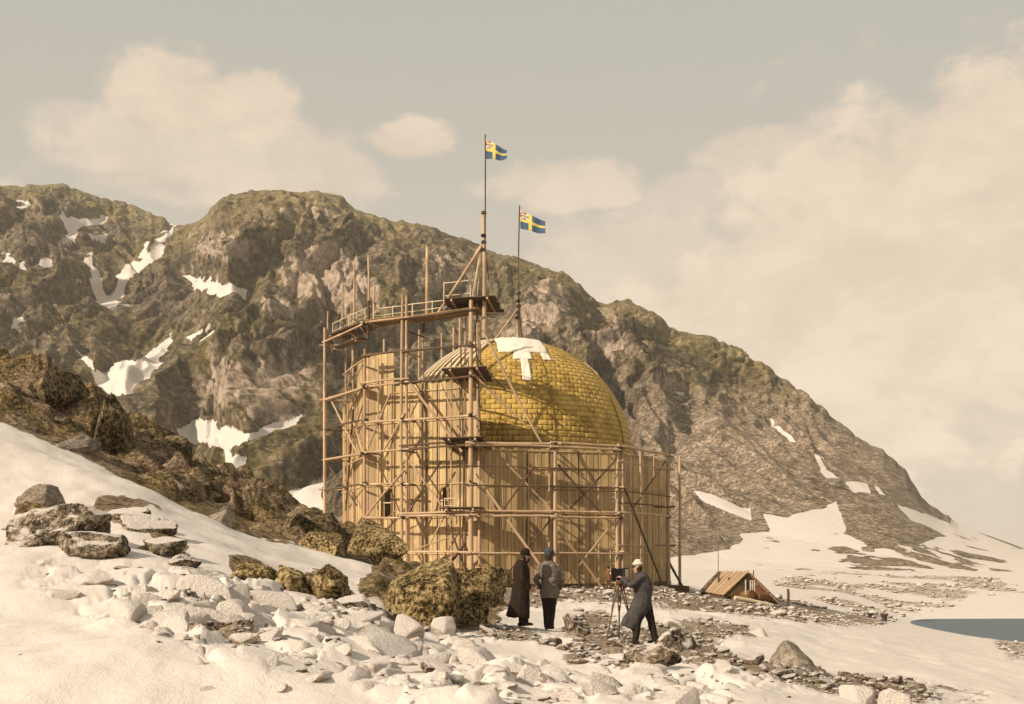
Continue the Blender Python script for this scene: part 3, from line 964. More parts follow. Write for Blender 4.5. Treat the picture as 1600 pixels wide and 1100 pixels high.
def wall(k, top, base_fn=None, openings=(), battens=(), girts=()):
    a = hcorner(k - 1); b_ = hcorner(k)
    d = (b_ - a).normalized(); nrm_ = Vector((d.y, -d.x, 0))
    if (a + b_ - 2 * Vector((HC.x, HC.y, 0))).dot(nrm_) < 0:
        nrm_ = -nrm_
    bm = bmesh.new()
    # frame behind the boards: corner post and girts
    def bxm(p, q_, w, h_):
        z = (q_ - p); L = z.length; z = z.normalized()
        x = nrm_ if abs(nrm_.dot(z)) < .9 else d
        y = z.cross(x)
        mtx = Matrix((x * w, y * h_, z * L)).transposed().to_4x4()
        mtx.translation = p + z * L / 2
        bmesh.ops.create_cube(bm, size=1.0, matrix=mtx)
    inn = -nrm_ * .16
    tl = top(.02); tr = top(WLEN - .02)
    bxm(a + inn + d * .15 + Vector((0, 0, ZG - .3 - HC.z)), a + inn + d * .15 + Vector((0, 0, tl - HC.z - .05)), .18, .18)
    for zgirt in girts:
        bxm(a + inn + d * .3 + Vector((0, 0, zgirt - HC.z)), b_ + inn - d * .3 + Vector((0, 0, zgirt - HC.z)), .14, .16)
    for v in bm.verts:
        v.co -= Vector((HC.x, HC.y, 0))
    me = bpy.data.meshes.new('wall'); bm.to_mesh(me); bm.free()
    me.materials.append(M['oldwood'])
    w_ = link('wall', me, house)
    rnd = random.Random(100 + k)
    q_ = Matrix((-d, nrm_, Vector((0, 0, 1)))).transposed().to_quaternion()
    for i in range(NPL):
        s0 = (i + .5) * PW
        tp = top(s0) + rnd.uniform(-.06, .06)
        spans = [(ZG - .25, tp)]
        for (o0, o1, z0, zb) in openings:
            if o0 <= s0 <= o1:
                spans = [sp for z_a, z_b in spans for sp in ((z_a, z0), (zb, z_b)) if sp[1] - sp[0] > .1]
        for (z0, zb) in spans:
            o = link('plank', BOX['plank'], w_)
            p = a + d * s0 + nrm_ * ((i % 2) * .028 + rnd.uniform(-.004, .004))
            o.location = (p.x - HC.x, p.y - HC.y, z0 - HC.z)
            o.rotation_mode = 'QUATERNION'
            o.rotation_quaternion = q_
            o.scale = (PW * rnd.uniform(.885, .93), .05, zb - z0)
    for (z0, s_a, s_b) in battens:
        p0 = a + d * s_a + nrm_ * .085; p1 = a + d * s_b + nrm_ * .085
        p0.z = z0; p1.z = z0
        o = board(house, 'batten', p0, p1, .11, .06, (0, 0, 1), 'plank')
        o.parent = w_
    return w_


sL = lambda px_: along(px_, 0)[0]
# main left wall (faces the camera's left)
s571, s618, s632 = max(0.0, sL(571)), sL(618), sL(636)
op1 = (sL(600), sL(611), 11.1, 13.3)
op2 = (sL(690), sL(700), 11.3, 13.25)
wall(0, lambda s_: 23.9 if s_ < s618 else 21.25, openings=[op1, op2],
     battens=[(8.25, .1, WLEN - .1), (13.55, .1, WLEN - .1), (18.4, .1, WLEN - .1), (20.7, s618, WLEN - .1), (11.0, 2.5, WLEN - 2.5)], girts=[7, 10, 15, 20])
# far left wall
wall(-1, lambda s_: 23.5 if s_ > WLEN - 2.6 else 20.9, battens=[(8.25, .1, WLEN - .1), (13.55, .1, WLEN - .1), (18.4, .1, WLEN - .1)], girts=[7, 12, 18])
# low right walls
wall(1, lambda s_: 16.15, battens=[(8.3, .1, WLEN - .1), (13.35, .1, WLEN - .1), (14.7, 3.2, WLEN - .1), (16.0, .1, WLEN - .1)], girts=[7, 12, 15.5])
wall(2, lambda s_: 16.15, battens=[(8.3, .1, WLEN - .1), (13.35, .1, WLEN - .1), (16.0, .1, WLEN - .1)], girts=[7, 12, 15.5])
# hidden back walls, one mesh each
for k in (-2, -3, 3, 4):
    a = hcorner(k - 1) - Vector((HC.x, HC.y, 0)); b_ = hcorner(k) - Vector((HC.x, HC.y, 0))
    tp = 15.0 if k < 0 else 10.5
    vs = []
    for s_ in (1.0, .995):
        vs += [(a.x * s_, a.y * s_, -.25), (b_.x * s_, b_.y * s_, -.25), (b_.x * s_, b_.y * s_, tp), (a.x * s_, a.y * s_, tp)]
    fs = [(0, 1, 2, 3), (7, 6, 5, 4), (0, 4, 5, 1), (1, 5, 6, 2), (2, 6, 7, 3), (3, 7, 4, 0)]
    link('back_wall', py_mesh('back_wall', vs, fs, M['plank']), house)
# the dark sill beam along the foot of the near low walls and the frame of the slot windows
for k in (0, 1, 2):
    a = hcorner(k - 1, HR + .22); b_ = hcorner(k, HR + .22)
    a.z = b_.z = ZG + .18
    board(house, 'sill_beam', a, b_, .36, .26, (0, 0, 1), 'oldwood')
for (o0, o1, z0, zb) in (op1, op2):
    a = hcorner(-1); d = (hcorner(0) - a).normalized(); n0 = Vector((d.y, -d.x, 0))
    if n0.y > 0: n0 = -n0
    fr = board(house, 'window_frame', a + d * (o0 - .12) + n0 * .09 + Vector((0, 0, z0)), a + d * (o0 - .12) + n0 * .09 + Vector((0, 0, zb)), .09, .06, d, 'deck')
    board(house, 'window_frame', a + d * (o1 + .12) + n0 * .09 + Vector((0, 0, z0)), a + d * (o1 + .12) + n0 * .09 + Vector((0, 0, zb)), .09, .06, d, 'deck')
    zl = zb if zb != 13.25 else zb - .02
    if zb == 13.25:          # the arched head of the right one
        mid = (o0 + o1) / 2; rr = (o1 - o0) / 2 + .14
        vs = []; fs = []
        for i in range(9):
            a_ = math.pi * i / 8
            for r_ in (rr, rr - .16):
                for dp in (.06, .12):
                    p = a + d * (mid - r_ * math.cos(a_)) + n0 * dp
                    vs.append((p.x - HC.x, p.y - HC.y, zl - .25 + r_ * math.sin(a_) - HC.z))
        for i in range(8):
            b0 = i * 4; b1 = b0 + 4
            fs += [(b0, b0 + 1, b1 + 1, b1), (b0 + 2, b1 + 2, b1 + 3, b0 + 3), (b0 + 1, b0 + 3, b1 + 3, b1 + 1), (b0, b1, b1 + 2, b0 + 2)]
        link('window_arch', py_mesh('window_arch', vs, fs, M['deck']), house)
    board(house, 'window_bar', a + d * (o0 - .1) + n0 * .09 + Vector((0, 0, (z0 + zb) / 2)), a + d * (o1 + .1) + n0 * .09 + Vector((0, 0, (z0 + zb) / 2)), .08, .05, (0, 0, 1), 'palewood')

# ================================================================ balloon
BC = Vector((0.0, 106.0, 16.2))
BR = 10.3
balloon = empty('balloon', (BC.x, BC.y, BC.z))
bpy.context.view_layer.update()
tag(balloon, 'golden panelled dome of the balloon bulging above the low plank walls', 'balloon')

m, t, b = material('varnished_silk')
oc = objco(t); r = orand(t); pos, nrm = geo(t)
n1 = t.noise(pos, 0.5, 5.0, 0.6); n2 = t.noise(pos, 4.0, 5.0, 0.65)
c = t.mix(t.ss(n1 * .6 + n2 * .4 + (r - .5) * .16, 0.38, 0.62), (0.29, 0.182, 0.04), (0.51, 0.335, 0.085))
t.put(b.inputs['Base Color'], c)
b.inputs['Roughness'].default_value = 0.62
b.inputs['Specular IOR Level'].default_value = 0.2
bump(t, b, n2, 0.5, 0.05)
M['silk'] = m
m, t, b = material('seam')
pos, nrm = geo(t); n2 = t.noise(pos, 3.0, 4.0, 0.6)
t.put(b.inputs['Base Color'], t.mix(n2, (0.22, 0.145, 0.026), (0.30, 0.20, 0.038)))
b.inputs['Roughness'].default_value = 0.8
M['seam'] = m
m, t, b = material('white_cover')
pos, nrm = geo(t); n1 = t.noise(pos, 1.2, 5.0, 0.6); n2 = t.noise(pos, 9.0, 3.0, 0.6)
t.put(b.inputs['Base Color'], t.mix(t.ss(n1, 0.35, 0.7), (0.80, 0.70, 0.58), (0.70, 0.60, 0.48)))
b.inputs['Roughness'].default_value = 0.85
bump(t, b, n1 + n2 * .3, 0.6, 0.12)
M['cover'] = m


def sph(lat, lon, r_):
    return (r_ * math.cos(lat) * math.sin(lon), -r_ * math.cos(lat) * math.cos(lon), r_ * math.sin(lat))


# envelope: the gas bag under the panels
vs = []; fs = []
NL, NA = 32, 96
for i in range(NL + 1):
    la = R(-60) + R(150) * i / NL
    for j in range(NA):
        vs.append(sph(la, 2 * math.pi * j / NA, BR))
for i in range(NL):
    for j in range(NA):
        a = i * NA + j; b_ = i * NA + (j + 1) % NA
        fs.append((a, b_, b_ + NA, a + NA))
link('envelope', py_mesh('envelope', vs, fs, M['seam'], True), balloon)

rows = 33
dlat = R(80.0 / rows)
cells_ = []
rowmesh = {}
for i in range(rows):
    l0 = R(-3) + dlat * i; l1 = l0 + dlat
    lm = (l0 + l1) / 2
    npan = max(10, int(round(2 * math.pi * math.cos(lm) * BR / .82)))
    da = 2 * math.pi / npan
    g_l = .006 / BR; g_a = .0045 / (BR * math.cos(lm))
    vs = []
    NA_, NB_ = 4, 3
    for b_ in range(NB_ + 1):
        for a in range(NA_ + 1):
            fa = a / NA_; fb = b_ / NB_
            edge = min(fa, 1 - fa) > .01 and min(fb, 1 - fb) > .01
            vs.append(sph(l0 + g_l + (dlat - 2 * g_l) * fb, -da / 2 + g_a + (da - 2 * g_a) * fa, BR + (.048 if edge else .041) - .014 * fb))
    base_n = len(vs)
    vs += [sph(l0 + g_l, -da / 2 + g_a, BR - .01), sph(l0 + g_l, da / 2 - g_a, BR - .01), sph(l1 - g_l, da / 2 - g_a, BR - .01), sph(l1 - g_l, -da / 2 + g_a, BR - .01)]
    fs = []
    for b_ in range(NB_):
        for a in range(NA_):
            q0 = b_ * (NA_ + 1) + a
            fs.append((q0, q0 + 1, q0 + NA_ + 2, q0 + NA_ + 1))
    w0, w1, w2, w3 = 0, NA_, (NB_ + 1) * (NA_ + 1) - 1, NB_ * (NA_ + 1)
    fs += [(base_n, base_n + 1) + tuple(range(NA_, -1, -1)), (base_n + 1, base_n + 2, w2) + tuple(q_ * (NA_ + 1) + NA_ for q_ in range(NB_ - 1, -1, -1)),
           (base_n + 2, base_n + 3) + tuple(range(w3, w2 + 1)), (base_n + 3, base_n) + tuple(q_ * (NA_ + 1) for q_ in range(NB_ + 1))]
    me = py_mesh('panel', vs, fs, M['silk'], True)
    rowmesh[i] = (me, vs, fs)
    for j in range(npan):
        lon = da * (j + (.5 if i % 2 else 0.0))
        lon = (lon + math.pi) % (2 * math.pi) - math.pi
        cells_.append((i, lm, lon))


def capped(la, lo):
    la, lo = math.degrees(la), math.degrees(lo)
    if la > 77: return True
    return la > 54 and float(np.interp(la, [53.5, 66, 72, 80, 88], [-10, -17, -29, -75, -120])) < lo < float(np.interp(la, [53.5, 66, 72, 80, 88], [27.5, 37, 46, 80, 130]))


toc = (Vector((0, 0, EYE)) - BC).normalized()
scored = []
for (i, la, lo) in cells_:
    if capped(la, lo):
        continue
    n_ = Vector(sph(la, lo, 1))
    hid = 1.0 if (lo < R(-16) and la < R(34)) or lo < R(-62) else 0.0
    scored.append((n_.dot(toc) - hid, i, la, lo))
scored.sort(reverse=True)
for (s_, i, la, lo) in scored[:300]:
    o = link('panel', rowmesh[i][0], balloon)
    o.rotation_euler = (0, 0, lo)
vs = []; fs = []
for (s_, i, la, lo) in scored[300:]:
    if s_ < -1.3:
        continue
    off = len(vs); cs, sn_ = math.cos(lo), math.sin(lo)
    for (x, y, z) in rowmesh[i][1]:
        vs.append((x * cs - y * sn_, x * sn_ + y * cs, z))
    fs += [tuple(v + off for v in f) for f in rowmesh[i][2]]
tag(link('panel', py_mesh('panel_rest', vs, fs, M['silk'], True), balloon), kind='stuff')


def patch(name, la0, la1, lo0, lo1, r0, mat, na=14, nl=10):
    vs = []; fs = []
    for lay in (0, -.05):
        for i in range(nl + 1):
            for j in range(na + 1):
                lad_ = la0 + (la1 - la0) * i / nl; la = R(lad_); l0_ = lo0(lad_) if callable(lo0) else lo0; l1_ = lo1(lad_) if callable(lo1) else lo1; lo = R(l0_ + (l1_ - l0_) * j / na)
                wr = (.02 * math.sin(i * 2.1 + j * 1.7) + .03 * math.sin(j * 1.3 + 2 * math.sin(i * .7))) if lay == 0 else 0
                vs.append(sph(la, lo, r0 + lay + wr))
    n1_ = (nl + 1) * (na + 1)
    for i in range(nl):
        for j in range(na):
            q0 = i * (na + 1) + j
            fs.append((q0, q0 + 1, q0 + na + 2, q0 + na + 1))
    for i in range(nl):
        for e in (0, na):
            q0 = i * (na + 1) + e
            fs.append((q0, q0 + na + 1, q0 + na + 1 + n1_, q0 + n1_) if e == 0 else (q0, q0 + n1_, q0 + na + 1 + n1_, q0 + na + 1))
    for j in range(na):
        fs.append((j, j + n1_, j + 1 + n1_, j + 1))
    return link(name, py_mesh(name, vs, fs, mat, True), balloon)


capL = lambda la: float(np.interp(la, [53.5, 66, 72, 80, 88], [-10, -17, -29, -75, -120]))
capR = lambda la: float(np.interp(la, [53.5, 66, 72, 80, 88], [27.5, 37, 46, 80, 130]))
cap = patch('white_cover', 53.5, 88, capL, capR, BR + .13, M['cover'], 18, 14)
tag(cap, 'white cloth covering the crown of the balloon with hanging strips')
patch('crown_ring', 77, 89.9, 0, 360, BR + .16, M['cover'], 48, 5)
for (la0, la1, lo0, lo1) in ((47.5, 54.2, 1, 14), (33.5, 48.2, 5.5, 10.5), (47.5, 54.2, 21.5, 27.5)):
    s_ = patch('hanging_strip', la0, la1, lo0, lo1, BR + .12, M['cover'], 6, 8)
patch('rim_strip', 44, 79, 86, 102, BR + .12, M['cover'], 6, 16)
# rope band and vertical seams
for lo in (19, 62, -30):
    patch('seam_band', -2, 52, lo - .35, lo + .35, BR + .115, M['seam'], 2, 30)
# pale laths laid up the left shoulder of the balloon
for lo in (-88, -82, -76, -70, -64, -58, -52, -46, -40, -34, -28):
    vs = []; fs = []
    for i in range(15):
        la = R(24 + 46 * i / 14)
        dl = R(1.5) / math.cos(la)
        for (q_, rr) in ((-1, BR + .12), (1, BR + .12), (1, BR + .26), (-1, BR + .26)):
            vs.append(sph(la, R(lo + (i / 14) * (-lo - 20) * .25) + q_ * dl * .5, rr))
    for i in range(14):
        for k in range(4):
            a = i * 4 + k; b_ = i * 4 + (k + 1) % 4
            fs.append((a, b_, b_ + 4, a + 4))
    fs += [(3, 2, 1, 0), (56, 57, 58, 59)]
    link('lath', py_mesh('lath', vs, fs, M['palewood']), balloon)
# ================================================================ scaffolding
scaf = empty('scaffold', (HC.x, HC.y - 15, ZG))
bpy.context.view_layer.update()
tag(scaf, 'pole scaffolding with catwalks and braces around the plank balloon house', 'scaffold')


def G(pxx, Y, z=None):
    X = (pxx - 800) / F * Y
    return Vector((X, Y, ZG - .3 if z is None else z))


A, B0, B, Cc, D, E, Fp, Gp = (508, 103.0), (571, 95.4), (632, 93.4), (736, 90.2), (868, 91.0), (969, 92.9), (1045, 101.3), (1062, 104.8)


def zof(y, Y): return EYE + (HY - y) / F * Y


def at(p, z): return G(p[0], p[1], z)


# standing poles: (bearing, depth, foot row or None, top row, radius)
STAND = [
    (A[0], A[1], None, 512, .15), (B0[0], B0[1], None, 545, .13), (629, 93.4, None, 460, .13), (636, 93.3, None, 462, .13), (Cc[0], Cc[1], None, 468, .19),
    (D[0], D[1], None, 697, .15), (966, E[1], None, 700, .13), (973, E[1] + .2, None, 703, .11), (Fp[0], Fp[1], None, 708, .16), (Gp[0], Gp[1], None, 712, .13),
    (662, 95.0, None, 492, .10), (750, 91.4, None, 500, .11), (745, 91.0, 700, 470, .09), (858, 92.2, None, 702, .10), (552, 100.5, None, 500, .11), (541, 103.0, None, 520, .09),
    (1000, 96.6, None, 702, .10), (727, 92.2, None, 480, .09), (668, 95.2, None, 600, .09),
]
for (x, Y, yf, yt, r_) in STAND:
    pole(scaf, 'upright_pole', G(x, Y) if yf is None else G(x, Y, zof(yf, Y)), G(x + random.uniform(-1, 1), Y, zof(yt, Y)), r_)
# bare mast poles standing above the catwalk
for (x, Y, y0, y1, r_) in ((535, 102, 520, 440, .08), (553, 100.5, 505, 415, .10), (575, 96.5, 520, 398, .10), (585, 97, 520, 448, .09), (667, 95, 500, 386, .15), (512, 103.2, 520, 486, .07), (548, 101, 520, 470, .06)):
    pole(scaf, 'mast_pole', G(x, Y, zof(y0, Y)), G(x + .5, Y, zof(y1, Y)), r_)
# post heads of the far side
for (x, Y, y1, r_) in ((709, 117, 512, .14), (719, 118, 498, .16), (600, 112, 530, .12), (655, 117, 515, .12), (985, 112, 690, .12), (690, 117, 520, .1)):
    pole(scaf, 'upright_pole', G(x, Y), G(x, Y, zof(y1, Y)), r_)

LV = {'cat': 26.0, 'hi': 23.4, 'up': 21.2, 'mid': 16.1, 'low': 11.1, 'base': 8.3}
# ledgers round the left faces
for z, pts in ((23.45, (B0, B, Cc)), (21.15, (A, B0, B, Cc)), (21.45, (B0, B)), (18.35, (B0, B, Cc)), (16.05, (A, B0, B, Cc)), (16.4, (B, Cc)), (11.05, (B0, B, Cc)), (11.3, (B, Cc)), (8.3, (B, Cc)), (13.5, (B0, B)), (26.0, (A, B0, B, Cc)), (18.6, (A, B0)), (13.6, (A, B0))):
    for p, q_ in zip(pts[:-1], pts[1:]):
        a = at(p, z + random.uniform(-.08, .08)); b_ = at(q_, z + random.uniform(-.08, .08))
        d = (b_ - a).normalized()
        pole(scaf, 'ledger_pole', a - d * .45 + Vector((0, -.18, 0)), b_ + d * .45 + Vector((0, -.18, 0)), .095, 'oldwood' if random.random() < .22 else 'pole')
        pole(scaf, 'lashing', b_ + Vector((0, 0, -.14)), b_ + Vector((0, 0, .16)), .21, 'darkrope')
# ledgers along the right faces
for z, pts, r_ in ((16.35, (Cc, D, E, Fp), .11), (16.05, (Cc, D, E), .10), (15.2, (E, Fp), .07), (14.55, (Cc, D, E), .05), (13.2, (Cc, D, E), .055), (12.9, (D, E, Fp), .05), (11.3, (Cc, D, E, Fp), .10), (11.0, (Cc, D, E), .09), (8.3, (Cc, D, E), .09), (12.1, (E, Fp), .06), (8.9, (E, Fp), .06)):
    for p, q_ in zip(pts[:-1], pts[1:]):
        a = at(p, z + random.uniform(-.06, .06)); b_ = at(q_, z + random.uniform(-.06, .06))
        d = (b_ - a).normalized()
        pole(scaf, 'ledger_pole', a - d * .4 + Vector((0, -.17, 0)), b_ + d * .4 + Vector((0, -.17, 0)), r_, 'oldwood' if r_ < .08 and random.random() < .6 else 'pole')
        if r_ > .08:
            pole(scaf, 'lashing', b_ + Vector((0, 0, -.12)), b_ + Vector((0, 0, .14)), .19, 'darkrope')
for z in (14.0, 8.7):
    pole(scaf, 'ledger_pole', at(Fp, z), at(Gp, z - .5), .07)
pole(scaf, 'brace', at(Fp, 7.6), at((1068, 104.0), 5.4), .11, 'oldwood')
# putlogs: short poles from the uprights into the wall
for p, zs in ((B, (8.3, 11, 13.5, 16, 18.4, 21.2, 23.4)), (Cc, (8.3, 11, 13.5, 16, 18.4, 21.2, 23.6)), (B0, (11, 13.5, 16, 18.4, 21.2)), (D, (8.4, 11.1, 13.2, 16.1)), (E, (8.4, 11.1, 13.2, 16.1)), (Fp, (8.9, 12.1, 15.2, 16.3)), (A, (13.6, 16, 18.6, 21.1, 25.6))):
    for z in zs:
        a = at(p, z)
        c = Vector((HC.x, HC.y, z))
        d = (c - a).normalized()
        pole(scaf, 'putlog', a - d * .5, a + d * 2.3, .075, 'oldwood' if random.random() < .5 else 'pole')


def seg(x0, y0, Y0_, x1, y1, Y1_, r_=.085, mat='pole', name='brace'):
    pole(scaf, name, G(x0, Y0_, zof(y0, Y0_)), G(x1, Y1_, zof(y1, Y1_)), r_, mat)


# inner row of thin poles and more braces close to the walls
for (x, Y, yt) in ((590, 94.9, 560), (612, 94.2, 600), (684, 93.0, 600), (706, 92.4, 560), (790, 91.9, 702), (822, 92.2, 704), (905, 92.5, 705), (936, 92.9, 706), (1020, 98.6, 706)):
    pole(scaf, 'upright_pole', G(x, Y), G(x + random.uniform(-2, 2), Y, zof(yt, Y)), random.uniform(.05, .075), 'oldwood' if random.random() < .6 else 'pole')
for (x0, y0, Y0_, x1, y1, Y1_) in ((690, 720, 92.4, 640, 800, 93.3), (640, 720, 93.3, 690, 790, 92.4), (780, 712, 91.2, 860, 795, 91.3), (860, 812, 91.3, 790, 900, 91.4), (965, 715, 92.9, 890, 795, 91.7), (960, 815, 92.8, 885, 912, 91.8), (1040, 720, 100.5, 985, 800, 95.0), (610, 615, 94.2, 575, 700, 95.4), (590, 720, 94.8, 625, 800, 93.6), (690, 600, 92.6, 725, 690, 91.4), (700, 820, 92.2, 730, 900, 91.3), (515, 620, 102.6, 560, 712, 97.0), (515, 730, 102.6, 558, 790, 97.2)):
    pole(scaf, 'brace', G(x0, Y0_, zof(y0, Y0_)), G(x1, Y1_, zof(y1, Y1_)), random.uniform(.05, .085), 'oldwood' if random.random() < .5 else 'pole')
# diagonal braces
seg(641, 600, 93.0, 722, 706, 90.7, .12)
seg(632, 645, 93.2, 600, 702, 94.4, .10)
seg(632, 735, 93.1, 568, 812, 95.3, .11)
seg(726, 850, 91.0, 684, 905, 93.0, .12, 'oldwood')
seg(695, 806, 92.0, 656, 880, 93.2, .06)
seg(636, 780, 93.0, 603, 812, 94.5, .045)
seg(632, 660, 93.0, 668, 742, 94.5, .05)
seg(664, 605, 94.8, 640, 655, 93.3, .06)
seg(552, 640, 99.5, 540, 800, 103, .09, 'oldwood')
seg(571, 620, 95.3, 545, 700, 101, .08)
seg(552, 660, 99.0, 571, 720, 95.4, .07)
seg(552, 560, 99.0, 540, 620, 102, .07)
seg(571, 560, 95.5, 536, 586, 101, .08)
seg(571, 600, 95.3, 536, 630, 101, .09)
seg(571, 713, 95.3, 540, 728, 101, .07)
seg(751, 752, 90.4, 845, 884, 90.6, .12)
seg(872, 726, 91.2, 940, 802, 92.2, .09, 'oldwood')
seg(872, 830, 91.2, 942, 920, 92.4, .11)
seg(973, 755, 93.2, 1033, 908, 97.5, .09, 'oldwood')
seg(836, 728, 91.0, 785, 798, 90.6, .08, 'oldwood')
seg(738, 583, 90.4, 818, 660, 91.0, .10)
seg(755, 516, 90.4, 846, 692, 91.2, .11)
seg(744, 740, 90.4, 775, 800, 90.6, .06)
seg(640, 790, 93.2, 668, 850, 94.4, .05)
seg(700, 840, 92.0, 640, 862, 93.2, .06)
seg(745, 560, 90.8, 790, 610, 91.2, .05, 'oldwood')
seg(750, 470, 90.6, 728, 590, 92.0, .045, 'darkrope')
seg(741, 500, 90.6, 752, 690, 91.2, .04, 'darkrope')
seg(720, 540, 92.0, 725, 780, 92.2, .05, 'oldwood')
seg(726, 690, 92.0, 722, 905, 92.0, .06, 'oldwood')
seg(660, 610, 94.0, 672, 690, 95.0, .05, 'oldwood')
seg(664, 700, 94.0, 676, 800, 95.0, .06, 'oldwood')
seg(663, 800, 94.2, 675, 860, 95.0, .07, 'oldwood')
seg(576, 470, 95.8, 575, 530, 96.0, .12, 'oldwood')
seg(556, 500, 98.5, 575, 530, 96.0, .10, 'oldwood')
seg(515, 527, 102.5, 520, 552, 102.0, .12, 'oldwood')
seg(530, 505, 101, 560, 530, 99.0, .07, 'oldwood')
seg(662, 498, 94.8, 662, 520, 94.8, .16, 'oldwood')
seg(640, 518, 93.5, 664, 528, 94.8, .06, 'oldwood')
seg(620, 520, 94.5, 630, 540, 93.8, .07, 'oldwood')


def platform(name, a, b_, inward, width, n, mat='deck', over=.3, drop=.14):
    # a planked stage from a to b_, reaching 'width' along 'inward'
    a = Vector(a); b_ = Vector(b_)
    d = (b_ - a).normalized(); inn = Vector(inward).normalized()
    part = pole(scaf, name, a + d * .15 - Vector((0, 0, drop)), a + d * .15 + inn * width - Vector((0, 0, drop)), .08)
    pole(scaf, 'bearer', b_ - d * .15 - Vector((0, 0, drop)), b_ - d * .15 + inn * width - Vector((0, 0, drop)), .08)
    w = width / n
    for i in range(n):
        p = a + inn * (w * (i + .5)); q_ = b_ + inn * (w * (i + .5))
        jj = random.uniform(-.02, .02)
        board(scaf, 'deck_plank', p - d * (over + random.uniform(0, .25)) + Vector((0, 0, jj)), q_ + d * (over + random.uniform(0, .25)) + Vector((0, 0, jj)), w * .95, .06, inn, mat)


def inward(p):
    v = Vector((HC.x, HC.y, 0)) - at(p, 0); v.z = 0
    return v.normalized()


n1_ = Vector((.485, .875, 0))
tl = Vector((0, 0, -.12))
platform('bearer', at(B0, 26.3), at(B, 26.25), n1_ + tl, 1.6, 5)
platform('bearer', at(B, 26.15), at(Cc, 26.2), n1_ + tl, 1.6, 5)
platform('bearer', at((514, 102.5), 26.45), at((572, 95.6), 26.35), Vector((.9, .43, -.15)), 1.7, 5, 'oldwood')
platform('bearer', at((520, 102), 25.3), at((556, 98), 25.3), Vector((.9, .43, 0)), 1.0, 3, 'oldwood')
# stages at the near corner
for (z, x0, x1, w) in ((26.55, 702, 764, 1.9), (21.45, 700, 748, 1.9), (16.35, 698, 745, 1.8), (11.25, 694, 742, 1.5)):
    ya = 91.6
    platform('bearer', G(x0, ya - 1.3, z + .35), G(x1, ya - 2.1, z + .35), Vector((.22, 1, -.22 if z > 12 else -.04)), w * 1.7 if z > 12 else w, 8, 'oldwood')
# stages along the right walls and the left
n2_ = Vector((-.277, .961, 0))
platform('bearer', at(Cc, 11.25), at(D, 11.2), n2_, 1.1, 3)
platform('bearer', at(D, 11.15), at(E, 11.1), n2_, 1.1, 3)
platform('bearer', at(Cc, 16.2), at(D, 16.15), n2_, 1.0, 3)
platform('bearer', at(D, 16.15), at(E, 16.1), n2_, 1.0, 2)
platform('bearer', at(B, 16.2), at(Cc, 16.25), n1_, .4, 1)
platform('bearer', at(B, 11.2), at(Cc, 11.2), n1_, .4, 1)
platform('bearer', at(B0, 21.25), at(B, 21.25), n1_, .35, 1)
platform('bearer', at(B0, 23.6), at((640, 93.2), 23.6), n1_, .35, 1)
platform('bearer', at(A, 16.1), at(B0, 16.15), Vector((.9, .43, 0)), .7, 2)
platform('bearer', at(A, 21.2), at(B0, 21.2), Vector((.9, .43, 0)), .7, 2)
# hand rails
def rail(pts, z, h_, step=1.7, r_=.045, mat='palewood', off=Vector((0, 0, 0))):
    for p, q_ in zip(pts[:-1], pts[1:]):
        a = at(p, z) + off; b_ = at(q_, z) + off
        L = (b_ - a).length
        up = Vector((0, 0, h_))
        pole(scaf, 'hand_rail', a + up, b_ + up, r_, mat)
        pole(scaf, 'hand_rail', a + up * .5, b_ + up * .5, r_ * .8, mat)
        n = max(1, int(L / step))
        for i in range(n + 1):
            p_ = a.lerp(b_, i / n)
            pole(scaf, 'rail_post', p_ - Vector((0, 0, .1)), p_ + up * 1.06, r_ * 1.1, mat)


rail((B0, B, (728, 90.6)), 26.15, 1.15, off=n1_ * 1.1)
rail((A, B0), 26.2, 1.3, off=Vector((.6, .4, 0)), r_=.05)
rail(((694, 92.6), (735, 91.6)), 26.6, 1.9, 1.8, .05)
rail(((695, 92.4), (712, 92.0)), 11.3, 1.05, .6, .045, 'palewood')
rail(((690, 92.8), (730, 92.0)), 21.5, .7, 1.0, .03)
rail(((745, 91.5), (751, 91.5)), 21.4, 2.2, .5, .04, 'palewood')
# timber footing and block under the right end
board(scaf, 'sole_plate', G(1030, 100.0, ZG - .05), G(1075, 101.5, ZG - .25), .5, .35, (0, 0, 1), 'oldwood')

# ladder against the low wall
lad = empty('ladder', G(958, 93.3, ZG - .1))
bpy.context.view_layer.update()
tag(lad, 'tall narrow wooden ladder standing against the low right wall', 'ladder')
for dx_ in (-.2, .2):
    pole(lad, 'stile', Vector((lad.location.x + dx_, lad.location.y, ZG - .1)), Vector((lad.location.x + dx_, lad.location.y + .5, 16.4)), .04, 'palewood')
for i in range(30):
    f_ = (i + .5) / 30
    z = ZG - .1 + (16.4 - ZG) * f_
    y = lad.location.y + .5 * f_
    pole(lad, 'rung', Vector((lad.location.x - .21, y, z)), Vector((lad.location.x + .21, y, z)), .028, 'palewood')

# ================================================================ flagpoles and flags
fp1 = empty('flagpole', G(756, 90.5, 24.6))
bpy.context.view_layer.update()
tag(fp1, 'tall two-piece flagpole with stays on the near scaffold corner', 'flagpole', None)
pole(fp1, 'lower_mast', G(757, 90.5, zof(528, 90.5)), G(755.5, 90.5, zof(330, 90.5)), .17)
pole(fp1, 'top_pole', G(758, 90.3, zof(392, 90.3)), G(758.2, 90.3, zof(210, 90.3)), .055, 'oldwood')
pole(fp1, 'stay', G(752, 90.4, zof(384, 90.4)), G(680, 92.4, zof(495, 92.4)), .12)
for (x0, y0, x1, y1, m_) in ((754, 376, 738, 465, 'palewood'), (753, 380, 746, 460, 'palewood'), (757, 378, 764, 440, 'darkrope'), (751, 396, 741, 458, 'rope')):
    pole(fp1, 'stay_rope', G(x0, 90.5, zof(y0, 90.5)), G(x1, 91.2, zof(y1, 91.2)), .045, m_)
